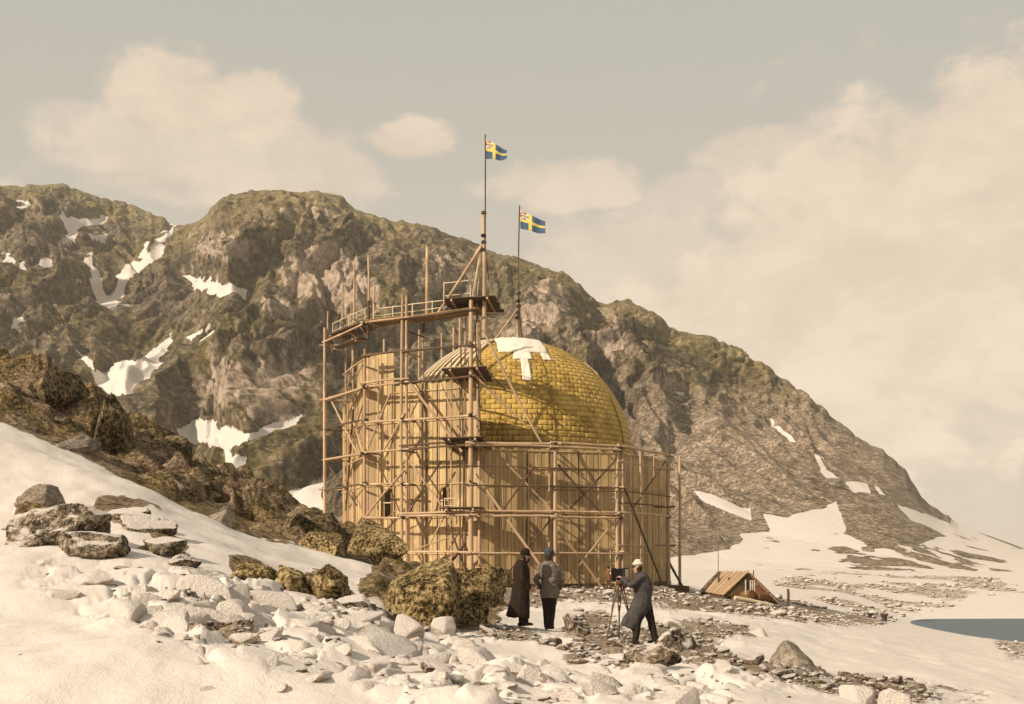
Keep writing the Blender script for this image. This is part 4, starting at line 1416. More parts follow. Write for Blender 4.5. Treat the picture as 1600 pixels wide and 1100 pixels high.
for y in (332, 368, 378, 390):
    pole(fp1, 'lashing', G(755.8, 90.45, zof(y + 2, 90.45)), G(755.8, 90.45, zof(y - 2, 90.45)), .21, 'darkrope')
pole(fp1, 'yard', G(758, 90.5, zof(489, 90.5)), G(788, 91.0, zof(489, 91)), .04, 'palewood')

fp2 = empty('flagpole', G(810.5, 119.5, 16.0))
bpy.context.view_layer.update()
tag(fp2, 'slender flagpole with lashings rising behind the white crown of the dome', 'flagpole', None)
pole(fp2, 'lower_mast', G(810, 119.5, 5.4), G(810, 119.5, zof(455, 119.5)), .18)
pole(fp2, 'top_pole', G(810.5, 119.3, zof(490, 119.3)), G(812, 119.3, zof(321, 119.3)), .075, 'oldwood')
pole(fp2, 'stay', G(808, 119.4, zof(484, 119.4)), G(766, 117, zof(540, 117)), .10)
for (x1, y1) in ((817, 535), (815, 535)):
    pole(fp2, 'stay_rope', G(809, 119.3, zof(460, 119.3)), G(x1, 118.5, zof(y1, 118.5)), .05, 'darkrope')
for y in (458, 470, 478, 488, 496):
    pole(fp2, 'lashing', G(810, 119.4, zof(y + 2.2, 119.4)), G(810, 119.4, zof(y - 2.2, 119.4)), .23, 'darkrope')


def flag(pole_px, Y, hy0, hy1, fly_px, fy0, fy1, label):
    """hoist from rows hy0..hy1 at the pole; fly end at fly_px, rows fy0..fy1"""
    NX, NY = 36, 24
    a0 = G(pole_px, Y, zof(hy0, Y)); a1 = G(pole_px, Y, zof(hy1, Y))
    Yf = Y - 1.0
    b0 = G(fly_px, Yf, zof(fy0, Yf)); b1 = G(fly_px, Yf, zof(fy1, Yf))
    root = empty('flag', a1)
    bpy.context.view_layer.update()
    tag(root, label, 'flag', None)
    co = {}
    for i in range(NX + 1):
        for j in range(NY + 1):
            u_, v_ = i / NX, j / NY
            p = (a0.lerp(a1, v_)).lerp(b0.lerp(b1, v_), u_)
            p = p + Vector((0, math.sin(u_ * 9 + v_ * 1.5) * .16 * u_ ** .5, math.sin(u_ * 7 + .6) * .05 * u_))
            co[i, j] = p - a1
    sets = {'blue_field': ([], M['blue']), 'yellow_cross': ([], M['yellow']), 'union_red': ([], M['red']), 'union_white': ([], M['flagwhite']), 'union_blue': ([], M['blue']), 'union_yellow': ([], M['yellow'])}
    for i in range(NX):
        for j in range(NY):
            u_, v_ = (i + .5) / NX, (j + .5) / NY
            if .345 < u_ < .46 or .42 < v_ < .58:
                k = 'yellow_cross'
            elif u_ <= .345 and v_ <= .42:          # union mark in the canton
                cu, cv_ = u_ / .345, v_ / .42
                if abs(cu - .5) < .09 or abs(cv_ - .5) < .09:
                    k = 'union_blue' if (abs(cu - .5) < .05 or abs(cv_ - .5) < .05) else 'union_yellow'
                elif abs(cu - cv_) < .11 or abs(cu + cv_ - 1) < .11:
                    k = 'union_white'
                elif abs(cu - .5) > abs(cv_ - .5):
                    k = 'union_blue' if cu > .5 else 'union_red'
                else:
                    k = 'union_red'
            else:
                k = 'blue_field'
            sets[k][0].append((i, j))
    for nm, (cl, mt) in sets.items():
        ids = {}; vs = []; fs = []
        def vid(i, j, s_):
            if (i, j, s_) not in ids:
                ids[i, j, s_] = len(vs)
                vs.append(co[i, j] + Vector((0, .006 * s_, 0)))
            return ids[i, j, s_]
        cs_ = set(cl)
        for (i, j) in cl:
            fs.append((vid(i, j, -1), vid(i, j + 1, -1), vid(i + 1, j + 1, -1), vid(i + 1, j, -1)))
            fs.append((vid(i, j, 1), vid(i + 1, j, 1), vid(i + 1, j + 1, 1), vid(i, j + 1, 1)))
            for (di, dj, e0, e1) in ((-1, 0, (i, j), (i, j + 1)), (1, 0, (i + 1, j + 1), (i + 1, j)), (0, -1, (i + 1, j), (i, j)), (0, 1, (i, j + 1), (i + 1, j + 1))):
                if (i + di, j + dj) not in cs_ and not (0 <= i + di < NX and 0 <= j + dj < NY):
                    fs.append((vid(*e0, -1), vid(*e0, 1), vid(*e1, 1), vid(*e1, -1)))
        link(nm, py_mesh(nm, vs, fs, mt, True), root)
    return root


flag(758.6, 90.3, 217, 248, 792, 235, 250, 'upper blue flag with yellow cross on the tallest pole')
flag(813, 119.3, 329, 357, 852, 346, 366, 'lower blue flag with yellow cross above the dome')
# ================================================================ boulders
def rock_material(name, stops, moss=None, snow_hi=2.0, fine=14.0):
    m, t, b = material(name)
    pos, nrm = geo(t)
    nx_, ny_, nz_ = t.xyz(nrm)
    r = orand(t)
    v = t.vm('ADD', pos, t.vec(r * 31.0, r * 17.0, 0.0))
    a = t.noise(v, fine, 6.0, 0.7, 0.3); g = t.noise(v, fine * .22, 5.0, 0.6, 0.4); f = t.noise(v, fine * 3.5, 3.0, 0.65)
    mixv = a * .5 + f * .25 + g * .25
    c = t.ramp(mixv, stops)
    if moss:
        mc = t.ramp(mixv, moss)
        c = t.mix(t.ss(nz_ * .35 + g * 1.1, 0.55, 0.78), c, mc)
    if snow_hi < 1.5:
        s_ = t.ss(nz_ + (g - .5) * .9 + (a - .5) * .5, snow_hi - .12, snow_hi + .12)
        c = t.mix(s_, c, t.mix(t.ss(g, .45, .7) * .5, SNOW, SNOW2))
    t.put(b.inputs['Base Color'], c)
    b.inputs['Roughness'].default_value = 0.9
    b.inputs['Specular IOR Level'].default_value = 0.12
    bump(t, b, a + f * .6, 1.0, 0.065)
    return m


LICHEN = [(0.42, (0.012, 0.008, 0.004)), (0.465, (0.05, 0.034, 0.012)), (0.505, (0.19, 0.128, 0.05)), (0.555, (0.50, 0.375, 0.19))]
BROWN = [(0.404, (0.022, 0.016, 0.009)), (0.470, (0.09, 0.065, 0.035)), (0.525, (0.22, 0.16, 0.095)), (0.591, (0.40, 0.31, 0.20))]
GREYR = [(0.393, (0.09, 0.07, 0.05)), (0.470, (0.22, 0.175, 0.13)), (0.525, (0.34, 0.28, 0.215)), (0.602, (0.50, 0.42, 0.33))]
M['mossrock'] = rock_material('lichened_boulder', LICHEN, None, 2.0, 11.0)
M['brownrock'] = rock_material('brown_boulder', [(0.42, (0.016, 0.012, 0.008)), (0.465, (0.06, 0.045, 0.029)), (0.51, (0.17, 0.13, 0.088)), (0.565, (0.42, 0.34, 0.25))], None, .70, 8.0)
M['crag'] = rock_material('shade_dark_crag', [(0.42, (0.010, 0.007, 0.004)), (0.465, (0.032, 0.023, 0.011)), (0.51, (0.10, 0.072, 0.034)), (0.565, (0.30, 0.225, 0.12))], None, 2.0, 6.0)  # dark rock, coloured darker still to stand for the slope's black shadows
M['greyrock'] = rock_material('grey_boulder', GREYR, None, 1.10, 10.0)
M['slab'] = rock_material('snowy_slab', [(0.40, (0.26, 0.21, 0.16)), (0.46, (0.44, 0.375, 0.305)), (0.52, (0.55, 0.48, 0.405)), (0.60, (0.63, 0.56, 0.485))], None, -.42, 9.0)
M['stone'] = rock_material('bare_stone', [(0.404, (0.05, 0.036, 0.02)), (0.470, (0.14, 0.10, 0.065)), (0.525, (0.27, 0.20, 0.135)), (0.591, (0.45, 0.36, 0.26))], None, .45, 16.0)

_ico = {}


def ico(sub):
    if sub not in _ico:
        bm = bmesh.new()
        bmesh.ops.create_icosphere(bm, subdivisions=sub, radius=1.0)
        v = np.array([q.co[:] for q in bm.verts], dtype=np.float32)
        f = np.array([[q.index for q in p.verts] for p in bm.faces], dtype=np.int32)
        bm.free()
        _ico[sub] = (v, f)
    return _ico[sub]


def rock_shape(seed, sub=4, planes=12, lo=.52, hi=.88, rough=.06, freq=3.0, blocky=0.0):
    rng = np.random.default_rng(seed)
    v, f = ico(sub)
    v = v.copy()
    if blocky:
        mx_ = np.abs(v).max(1, keepdims=True)
        v = v * (1 - blocky) + v / mx_ * .8 * blocky
    for _ in range(planes):
        n = rng.normal(size=3); n /= np.linalg.norm(n)
        d = rng.uniform(lo, hi)
        s_ = v @ n.astype(np.float32)
        v -= np.outer(np.maximum(s_ - d, 0) * .92, n).astype(np.float32)
    o = rng.uniform(0, 50, 3)
    r_ = 1 + rough * (fbm(v[:, 0] * freq + o[0], v[:, 1] * freq + o[1], v[:, 2] * freq + o[2], seed=seed % 97, oct=5, gain=.6))
    return v * r_[:, None], f


def ground_at(px_, py_, y0=12.0, y1=52.0):
    # depth at which the ground first comes up to the bearing row py_
    Ys = np.linspace(y0, y1, 400)
    X_ = (px_ - 800) / F * Ys
    zz_ = base_z(X_, Ys)
    row = HY + (EYE - zz_) / Ys * F
    k = np.where(row <= py_)[0]
    return float(Ys[k[0]]) if len(k) else y1


def boulder(name, px_, py_, hw, hh, Y, label, cat, mat, seed, group=None, depth=None, sub=5, sink=.35, rough=.12, freq=2.4, planes=12, rot=None, lo=.52, hi=.9, blocky=0.0, ground=True):
    """a rock whose middle stands at bearing (px_, py_) and depth Y, hw x hh bearings in half size"""
    if Y is None:
        Y = ground_at(px_, py_ + hh * .85)
        py_, hh = py_ + hh * .6, hh * 1.6
    c = P(px_, py_, Y)
    sx_, sz_ = hw / F * Y, hh / F * Y
    sy_ = depth if depth else (sx_ + sz_) / 2
    v, f = rock_shape(seed, sub, planes, lo, hi, rough, freq, blocky)
    v = v / np.array([np.abs(v[:, 0]).max(), np.abs(v[:, 1]).max(), np.abs(v[:, 2]).max()])
    v = v * np.array([sx_, sy_, sz_])
    # carry the base down into the ground so that it never hovers
    gz_ = ground_z(c.x, Y)
    bot = c.z - sz_
    if ground and bot > gz_ - .15 and not rot:
        k = (c.z - (gz_ - .3)) / sz_
        v[:, 2] = np.where(v[:, 2] < 0, v[:, 2] * k, v[:, 2])
    if rot:
        c.z = min(c.z, gz_ + sz_ * .25)
    base = min(c.z - sz_, gz_)
    v[:, 2] += c.z - base
    me = mesh_np(name, v, f, mat, tris=True)
    o = link(name, me, None, (c.x, c.y, base))
    if rot:
        o.rotation_euler = rot
    tag(o, label, cat, group)
    return o


MB_ = [
    ('boulder', 583, 850, 50, 40, 47.0, 'huge rounded mossy boulder at the lower end of the rocky slope', 'mossrock', 301, dict(depth=1.5, planes=9, lo=.62, freq=2.0, rough=.16)),
    ('boulder', 640, 922, 66, 44, None, 'large lichen covered boulder below the near scaffold poles', 'mossrock', 302, dict(planes=8, lo=.6, rough=.2, freq=3.0)),
    ('boulder', 742, 917, 50, 27, None, 'flat-topped dark mossy boulder left of the man in the long coat', 'mossrock', 303, dict(blocky=.6, planes=7, lo=.66, rough=.14, freq=3.0)),
    ('boulder', 732, 948, 34, 24, None, 'small round mossy boulder below the flat-topped one', 'mossrock', 304, dict(planes=6, lo=.65, rough=.18)),
    ('boulder', 690, 915, 32, 26, None, 'mossy boulder wedged between the large lichen boulder and the flat-topped one', 'mossrock', 315, dict(planes=7, lo=.62, rough=.18)),
    ('boulder', 518, 908, 34, 24, None, 'angular lichen block with a pointed right shoulder on the snow strip', 'mossrock', 305, dict(blocky=.7, planes=8, lo=.6)),
    ('boulder', 462, 905, 27, 20, None, 'angular lichen block left of the pointed one', 'mossrock', 306, dict(blocky=.5, planes=8)),
    ('boulder', 392, 888, 36, 20, None, 'low lichen boulder at the left end of the block row', 'mossrock', 307, dict(planes=9)),
    ('boulder', 560, 935, 34, 14, None, 'low mossy rock in the snow below the lichen boulder', 'brownrock', 316, dict(planes=9)),
    ('boulder', 62, 778, 32, 20, None, 'rounded bare grey rock on top of the left outcrop', 'greyrock', 308, dict(planes=8)),
    ('boulder', 92, 822, 84, 32, None, 'dark mossy outcrop with a snow patch on the far left', 'brownrock', 309, dict(planes=10, rough=.18, depth=1.2)),
    ('boulder', 142, 848, 58, 20, None, 'sloping dark rock at the foot of the far left outcrop', 'brownrock', 310, dict(planes=10, rough=.18)),
    ('boulder', 180, 803, 52, 17, None, 'brown rounded rock right of the far left outcrop', 'brownrock', 311, dict(planes=9, rough=.16)),
    ('boulder', 240, 818, 46, 18, None, 'brown wedge-shaped rock sloping to the right on the snow', 'brownrock', 312, dict(planes=9, rough=.16)),
    ('boulder', 1240, 1030, 32, 26, None, 'rounded pale speckled boulder right of the photographer', 'greyrock', 313, dict(planes=8, lo=.62, rough=.12)),
    ('boulder', 898, 974, 22, 17, None, 'rounded brown boulder right of the man in the grey jacket', 'brownrock', 314, dict(planes=7, lo=.64)),
    ('boulder', 1055, 1004, 48, 22, None, 'dark mossy mound behind the photographer', 'brownrock', 317, dict(planes=7, rough=.2, lo=.6)),
    ('boulder', 1010, 1022, 50, 16, None, 'low mossy mound at the feet of the photographer', 'brownrock', 318, dict(planes=7, rough=.2)),
    ('boulder', 255, 850, 34, 14, None, 'low lichened rock in the snow below the wedge-shaped rock', 'brownrock', 319, dict(planes=9)),
    ('boulder', 290, 872, 26, 12, None, 'small lichened rock lowest in the left snow slope', 'brownrock', 320, dict(planes=9)),
    ('boulder', 348, 800, 20, 9, None, 'small flat rock at the edge between snow and mossy slope', 'greyrock', 321, dict(planes=9)),
    ('boulder', 345, 805, 34, 20, None, 'pale slab leaning on the snow near the mossy slope', 'greyrock', 322, dict(planes=9, blocky=.4)),
]
MB_ += [
    ('crag', 88, 602, 52, 20, None, 'long shade-dark crag highest on the left rocky slope', 'crag', 351, dict(depth=2.0)),
    ('crag', 172, 652, 26, 34, None, 'steep shade-black crag in the upper left rocky slope', 'crag', 352, dict(depth=1.6)),
    ('crag', 238, 668, 34, 22, None, 'shade-dark mossy crag right of the steep black one', 'crag', 353, dict(depth=1.8)),
    ('crag', 272, 705, 26, 26, None, 'shade-dark leaning crag on the crest of the left slope', 'crag', 354, dict(depth=1.6)),
    ('crag', 130, 690, 30, 14, None, 'pale brown ledge near the snow edge on the left slope', 'greyrock', 355, dict(depth=1.4)),
    ('crag', 330, 770, 40, 18, None, 'broad shade-dark ledge in the middle of the rocky slope', 'crag', 356, dict(depth=1.8)),
    ('crag', 405, 778, 34, 20, None, 'mossy crag in the lower part of the rocky slope', 'mossrock', 357, dict(depth=1.6)),
    ('crag', 462, 812, 40, 20, None, 'shade-dark crag just left of the scaffold foot', 'crag', 358, dict(depth=1.6)),
    ('crag', 300, 742, 22, 10, None, 'small pale boulder on the rocky slope beside the dark ledge', 'greyrock', 359, dict()),
    ('crag', 262, 760, 24, 12, None, 'small pale boulder low on the rocky slope', 'greyrock', 360, dict()),
    ('crag', 500, 850, 44, 20, None, 'mossy crag between the snow strip and the huge rounded boulder', 'mossrock', 361, dict(depth=1.4)),
]
for (nm, a, b_, hw, hh, Y, lb, mt, sd, kw) in MB_:
    big = (1.2 if mt == 'mossrock' else 1.1) if nm == 'boulder' else 1.0
    boulder(nm, a, b_, hw * big, hh * big, Y, lb, nm, M[mt], sd, None, **{**kw, 'planes': 14, 'lo': .36, 'hi': .74, 'rough': .10, 'freq': 3.2})

# snow-capped slabs of the near boulder field
SL = [
    (258, 990, 36, 19, None, 'grey tilted diamond-shaped slab in the near snow', dict(rot=(.2, .35, .3), blocky=.8)),
    (312, 925, 62, 32, None, 'big snow-capped boulder with a dark hollow beneath', dict(planes=9)),
    (372, 935, 26, 24, None, 'upright pale block beside the big hollow boulder', dict(blocky=.8)),
    (398, 988, 34, 18, None, 'snow-dusted block above the dark pool of stones', dict(blocky=.5)),
    (424, 1020, 36, 18, None, 'long slab tilted up to the right in the near snow', dict(blocky=.7, rot=(.1, -.5, .2))),
    (468, 1030, 24, 14, None, 'small angular block right of the tilted slab', dict(blocky=.6)),
    (504, 1018, 26, 13, None, 'snowy wedge right of the small angular block', dict(blocky=.5, rot=(0, -.3, 0))),
    (432, 938, 42, 16, None, 'broad snow-covered hump right of the upright pale block', dict(planes=8)),
    (140, 902, 40, 12, None, 'low snow-covered rock on the left with a shaded right end', dict(blocky=.4)),
    (560, 982, 32, 20, None, 'pale facet of a slab sloping right in the middle snow', dict(blocky=.6, rot=(.1, .5, -.3))),
    (10, 1045, 24, 22, None, 'grey rounded rock at the lower left edge', dict(planes=8)),
    (95, 925, 34, 12, None, 'low snowy rock on the far left snow', dict(planes=9)),
    (630, 975, 34, 16, None, 'snowy block in front of the mossy boulders', dict(blocky=.5)),
    (700, 975, 26, 12, None, 'pointed snowy block left of the stony bank', dict(blocky=.5)),
    (1120, 1045, 26, 16, None, 'white angular slab among stones right of the photographer', dict(blocky=.6, rot=(.2, .4, 0))),
    (1340, 1078, 36, 24, None, 'white block with dark lichen near the lower right edge', dict(blocky=.5)),
    (1400, 1090, 28, 22, None, 'pale boulder farthest right along the lower edge', dict(blocky=.5)),
    (830, 1055, 34, 18, None, 'lichen-stained snowy hump at the lower middle', dict(planes=8)),
    (760, 1085, 24, 14, None, 'small snowy block at the lower middle edge', dict(blocky=.5)),
    (1060, 1092, 40, 16, None, 'broad snowy slab at the lower edge right of the middle', dict(blocky=.4)),
    (300, 968, 22, 9, None, 'flat stone at the left of the dark gap in the snow', dict(blocky=.4)),
    (350, 1000, 20, 9, None, 'small stone in the dark pool between the slabs', dict(blocky=.4)),
    (1185, 985, 24, 9, None, 'low reddish stone on the snow right of the mound', dict(blocky=.3)),
]
for i, (a, b_, hw, hh, Y, lb, kw) in enumerate(SL):
    boulder('snowy_rock', a, b_, hw, hh, Y, lb, 'rock', M['slab'] if i not in (10, 0) else M['greyrock'], 400 + i, None, sub=4, rough=.03, **{**dict(planes=12, lo=.30, hi=.64), **{k_: v_ for k_, v_ in kw.items() if k_ != 'planes'}})

# half-buried snow-covered rocks that break up the near snow
rk_shapes = [mesh_np('snowy_rock', *rock_shape(520 + i, 3, 10, .26, .60, .012, 2.5, .5), M['slab'], tris=True, smooth=False) for i in range(9)]
rr = np.random.default_rng(77)
cnt = 0
while cnt < 190:
    px_ = rr.uniform(170, 1120); py_ = rr.uniform(915, 1098)
    if px_ < 420 and py_ > 1040 and rr.random() < .8: continue
    if px_ > 760 and py_ < 1030: continue
    if px_ > 620 and py_ < 985: continue
    if py_ < 930 and px_ > 420: continue
    Y = ground_at(px_, py_)
    X = (px_ - 800) / F * Y
    s_ = float(np.clip(np.exp(rr.normal(-1.25, .45)), .12, .75)) * (.8 if py_ > 1050 else 1.0)
    o = link('snowy_rock', rk_shapes[cnt % 9], None, (X, Y, ground_z(X, Y) - s_ * .2))
    o.rotation_euler = (rr.uniform(-.45, .45), rr.uniform(-.45, .45), rr.uniform(0, 6.28))
    o.scale = (s_ * rr.uniform(.9, 1.5), s_ * rr.uniform(.8, 1.2), s_ * rr.uniform(.45, .8))
    where_ = 'left of the lichen boulders' if px_ < 420 else ('in the middle below the mossy boulders' if px_ < 700 else 'at the lower edge below the people')
    tag(o, ('large' if s_ > .3 else 'small') + ' half-buried snowy rock ' + where_, 'rock', 'half-buried rocks ' + where_)
    cnt += 1

# loose stones: the larger ones singly, the rubble as one mass
rngs = np.random.default_rng(5)
shapes = [rock_shape(600 + i, 3, 10, .28, .62, .02, 2.5, .4) for i in range(6)]
smesh = [mesh_np('stone', v, f, M['stone'], tris=True, smooth=False) for v, f in shapes]
smesh_s = [mesh_np('stone_snowy', v, f, M['slab'], tris=True, smooth=False) for v, f in shapes]


def in_any(px_, py_, polys):
    r_ = np.zeros(px_.shape, bool)
    for p in polys:
        r_ |= poly_sd(px_, py_, p) > 0
    return r_


# candidates spread over the ground in front of the house
n_try = 60000
Yt = np.exp(rngs.uniform(math.log(13), math.log(105), n_try))
pt = rngs.uniform(-40, 1640, n_try)
Xt = (pt - 800) / F * Yt
zt, rkt, rdt, pxt, pyt = ground_eval(Xt, Yt)
keep = (rdt < .2) & (pyt < 1110) & ((rkt > .3) | (pxt > 170))
dens = np.where(rkt > .42, .36, 0.0006)
blockz = np.zeros(n_try)
for (a, b_, c, d, st) in BLOCKY:
    blockz = np.maximum(blockz, (np.sqrt(((pxt - a) / c) ** 2 + ((pyt - b_) / d) ** 2) < 1) * st)
dens = np.maximum(dens, blockz * .012)
keep &= rngs.random(n_try) < dens
hd_ = np.sqrt((Xt - HC.x) ** 2 + (Yt - HC.y) ** 2)
keep &= hd_ > 14.8
for (qx, qy) in PEOPLE_AT:
    keep &= ((Xt - qx) ** 2 + (Yt - qy) ** 2) > .25
idx = np.where(keep)[0]
size = np.exp(rngs.normal(-2.95, .6, len(idx))) * (1 + (Yt[idx] > 60) * .8)
size = np.clip(size, .02, .42)
app = size / Yt[idx]
order = np.argsort(-app)
names_done = 0
for j in order[:130]:
    i = idx[j]
    s_ = size[j]
    snowy = rkt[i] < .3
    o = link('snowy_stone' if snowy else 'stone', (smesh_s if snowy else smesh)[j % 6], None, (Xt[i], Yt[i], zt[i] + s_ * .12))
    o.rotation_euler = (rngs.uniform(-.3, .3), rngs.uniform(-.3, .3), rngs.uniform(0, 6.28))
    o.scale = (s_ * rngs.uniform(.9, 1.5), s_ * rngs.uniform(.8, 1.2), s_ * rngs.uniform(.5, .85))
    if snowy:
        tag(o, 'small snow-dusted stone lying loose in the near snow field', 'stone', 'snow-dusted stones in the near snow')
    else:
        tag(o, 'small bare brown stone on the stony ground patches', 'stone', 'bare stones on the stony ground')
vs = []; fs = []; off = 0
v1 = [rock_shape(700 + i, 1, 7, .35, .7, .0, 2.5, .3) for i in range(5)]
for j in order[130:3600]:
    i = idx[j]; s_ = size[j]
    v, f = v1[j % 5]
    a_ = rngs.uniform(0, 6.28); ca, sa = math.cos(a_), math.sin(a_)
    w = v * np.array([s_ * rngs.uniform(.9, 1.5), s_ * rngs.uniform(.8, 1.2), s_ * rngs.uniform(.5, .9)])
    vs.append(np.stack([w[:, 0] * ca - w[:, 1] * sa + Xt[i], w[:, 0] * sa + w[:, 1] * ca + Yt[i], w[:, 2] + zt[i] + s_ * .15], -1))
    fs.append(f + off); off += len(v)
n_far = 9000
Yf_ = rngs.uniform(118, 300, n_far); pf_ = rngs.uniform(1150, 1640, n_far)
Xf_ = (pf_ - 800) / F * Yf_
zf_, rf_, _, _, _ = ground_eval(Xf_, Yf_)
for i in np.where((rf_ > .3) & (zf_ > .2) & (rngs.random(n_far) < .2))[0]:
    v, f = v1[i % 5]
    s_ = float(np.clip(np.exp(rngs.normal(-1.15, .45)), .12, 1.1))
    a_ = rngs.uniform(0, 6.28); ca, sa = math.cos(a_), math.sin(a_)
    w = v * np.array([s_ * rngs.uniform(.9, 1.6), s_, s_ * rngs.uniform(.5, .9)])
    vs.append(np.stack([w[:, 0] * ca - w[:, 1] * sa + Xf_[i], w[:, 0] * sa + w[:, 1] * ca + Yf_[i], w[:, 2] + zf_[i] + s_ * .1], -1))
    fs.append(f + off); off += len(v)
me = mesh_np('rubble', np.concatenate(vs), np.concatenate(fs), M['stone'], smooth=False, tris=True)
tag(link('rubble', me), 'loose brown rubble strewn over the bare ground', 'rubble', kind='stuff')

# ================================================================ hut
hut_o = P(1160, 938, 95.04)
gz0 = hut_o.z
hut = empty('hut', hut_o)
bpy.context.view_layer.update()
tag(hut, 'low wooden hut with a steep plank roof half sunk behind the stones', 'hut')
FL, FR_, AP = P(1133, 932, 93.28), P(1216, 941, 94.16), P(1170, 897, 93.72)      # gable: left foot, right foot, apex
bk = P(1096, 925, 99.44) - FL                                                  # depth of the house, away to the left
ap_b = P(1122, 897, 99.88)
gd = (FR_ - FL).normalized()
upv = Vector((0, 0, 1))
nG = Vector((gd.y, -gd.x, 0)); nG = nG if nG.y < 0 else -nG
# gable boards, horizontal
gw = link('gable_wall', py_mesh('gable_wall', [FL - hut_o - nG * .06, FR_ - hut_o - nG * .06, AP - hut_o - nG * .06, FL - hut_o - nG * .12, FR_ - hut_o - nG * .12, AP - hut_o - nG * .12],
                                [(0, 1, 2), (5, 4, 3), (0, 3, 4, 1), (1, 4, 5, 2), (2, 5, 3, 0)], M['oldwood']), hut)
nb = 9
for i in range(nb):
    f0 = i / nb
    l_ = FL.lerp(AP, f0 + .04); r_ = FR_.lerp(AP, f0 + .04)
    hgt = (AP.z - (FL.z + FR_.z) / 2) / nb
    if (r_ - l_).length < .3:
        continue
    o = board(hut, 'board', l_ + upv * hgt * .5, r_ + upv * hgt * .5, hgt * .96, .05 + (i % 2) * .02, upv, 'redwood')
    o.parent = gw
# roof, left slope of boards and the right slope
rl = link('roof', py_mesh('roof', [FL - hut_o + Vector((-.1, -.2, -.1)), FL + bk - hut_o + Vector((-.1, 0, -.1)), ap_b - hut_o, AP - hut_o + Vector((0, -.2, 0)),
                                   FL - hut_o + Vector((-.1, -.2, -.2)), FL + bk - hut_o + Vector((-.1, 0, -.2)), ap_b - hut_o - upv * .1, AP - hut_o + Vector((0, -.2, -.1))],
                          [(0, 3, 2, 1), (4, 5, 6, 7), (0, 1, 5, 4), (1, 2, 6, 5), (2, 3, 7, 6), (3, 0, 4, 7)], M['oldwood']), hut)
nrb = 15
for i in range(nrb):
    f_ = (i + .5) / nrb
    p = FL.lerp(FL + bk, f_) + Vector((-.1, -.2 * (1 - f_), -.05)); q_ = AP.lerp(ap_b, f_) + Vector((0, -.2 * (1 - f_), .05))
    o = board(hut, 'board', p + Vector((-.06, -.03, .13 + (i % 2) * .03)), q_ + Vector((-.06, -.03, .13 + (i % 2) * .03)), bk.length / nrb * .97, .05, bk, 'roofwood'); o.parent = rl
for f_ in (.0, .36, .68):
    p = FL.lerp(FL + bk, f_) + Vector((-.15, -.25 * (1 - f_), -.08)); q_ = AP.lerp(ap_b, f_) + Vector((-.02, -.25 * (1 - f_), .12))
    o = board(hut, 'cover_strip', p + Vector((-.06, -.06, .24)), q_ + Vector((-.06, -.06, .16)), .22 if f_ == 0 else .12, .07, bk, 'palewood' if f_ else 'pole'); o.parent = rl
bkr = bk
rr_ = link('roof', py_mesh('roof_right', [FR_ - hut_o + Vector((.1, -.2, -.1)), FR_ + bkr - hut_o, ap_b - hut_o + upv * .02, AP - hut_o + Vector((0, -.2, .02)),
                                          FR_ - hut_o + Vector((.1, -.2, -.2)), FR_ + bkr - hut_o - upv * .1, ap_b - hut_o - upv * .08, AP - hut_o + Vector((0, -.2, -.08))],
                           [(0, 1, 2, 3), (7, 6, 5, 4), (0, 4, 5, 1), (1, 5, 6, 2), (2, 6, 7, 3), (3, 7, 4, 0)], M['roofwood']), hut)
o = board(hut, 'barge_board', AP + Vector((0, -.3, .1)), AP.lerp(FR_, .62) + Vector((.05, -.3, .06)), .2, .07, nG, 'pole'); o.parent = rr_
o = board(hut, 'barge_board', AP.lerp(FR_, .6) + Vector((.05, -.28, .03)), FR_ + Vector((.15, -.28, 0)), .09, .05, nG, 'oldwood'); o.parent = rr_
# window
wpos = P(1172, 915, 92.93)
win = link('window', py_mesh('window', [wpos - hut_o + gd * a + upv * c_ + nG * d_ for (a, c_, d_) in ((-.38, -.36, .06), (.30, -.36, .06), (.30, .36, .06), (-.38, .36, .06), (-.38, -.36, -.02), (.30, -.36, -.02), (.30, .36, -.02), (-.38, .36, -.02))],
                             [(0, 1, 2, 3), (7, 6, 5, 4), (0, 4, 5, 1), (1, 5, 6, 2), (2, 6, 7, 3), (3, 7, 4, 0)], M['glass']), hut)
for (a, b0, b1) in ((-.40, -.7, .4), (-.02, -.4, .4), (.14, -.4, .4), (.30, -.4, .4)):
    o = board(hut, 'frame', wpos + gd * a + upv * b0 + nG * .1, wpos + gd * a + upv * b1 + nG * .1, .06, .06, gd, 'whitewood'); o.parent = win
for c_ in (-.38, .38, .02):
    o = board(hut, 'frame', wpos + gd * (-.02) + upv * c_ + nG * .11, wpos + gd * .34 + upv * c_ + nG * .11, .05, .06, upv, 'whitewood'); o.parent = win
for (x, y0, y1) in ((1123, 910, 893), (1139, 911, 902)):
    pole(hut, 'stove_pipe', P(x, y0, 97.1 if x < 1130 else 95.5), P(x, y1, 97.1 if x < 1130 else 95.5), .09, 'oldwood')
pole(hut, 'ridge_spike', P(1177, 902, 93.46), P(1177.5, 891, 93.46), .05, 'iron')
# heap at the gable
c = P(1176, 930, 92.22)
v, f = rock_shape(881, 3, 8, .55, .85, .12, 2.2)
v = v * np.array([.42, .4, .62])
v[:, 2] += .55
o = link('bundle', mesh_np('bundle', v, f, M['bale'], tris=True), None, (c.x, c.y, c.z - .75))
tag(o, 'dark reddish bundle leaning below the hut window', 'bundle')
o = pole(None, 'log', P(1148, 934, 91.08), P(1207, 946, 91.96), .16, 'palewood')
tag(o, 'pale log lying in front of the hut', 'log')
o = pole(None, 'pole', P(1122.5, 902, 100.32), P(1122.5, 828, 100.32), .03, 'pole')
tag(o, 'thin pale mast standing behind the hut roof', 'pole')
o = pole(None, 'post', P(1230, 946, 91.52), P(1231, 920, 91.52), .12, 'oldwood')
tag(o, 'short dark wooden post right of the hut', 'post')
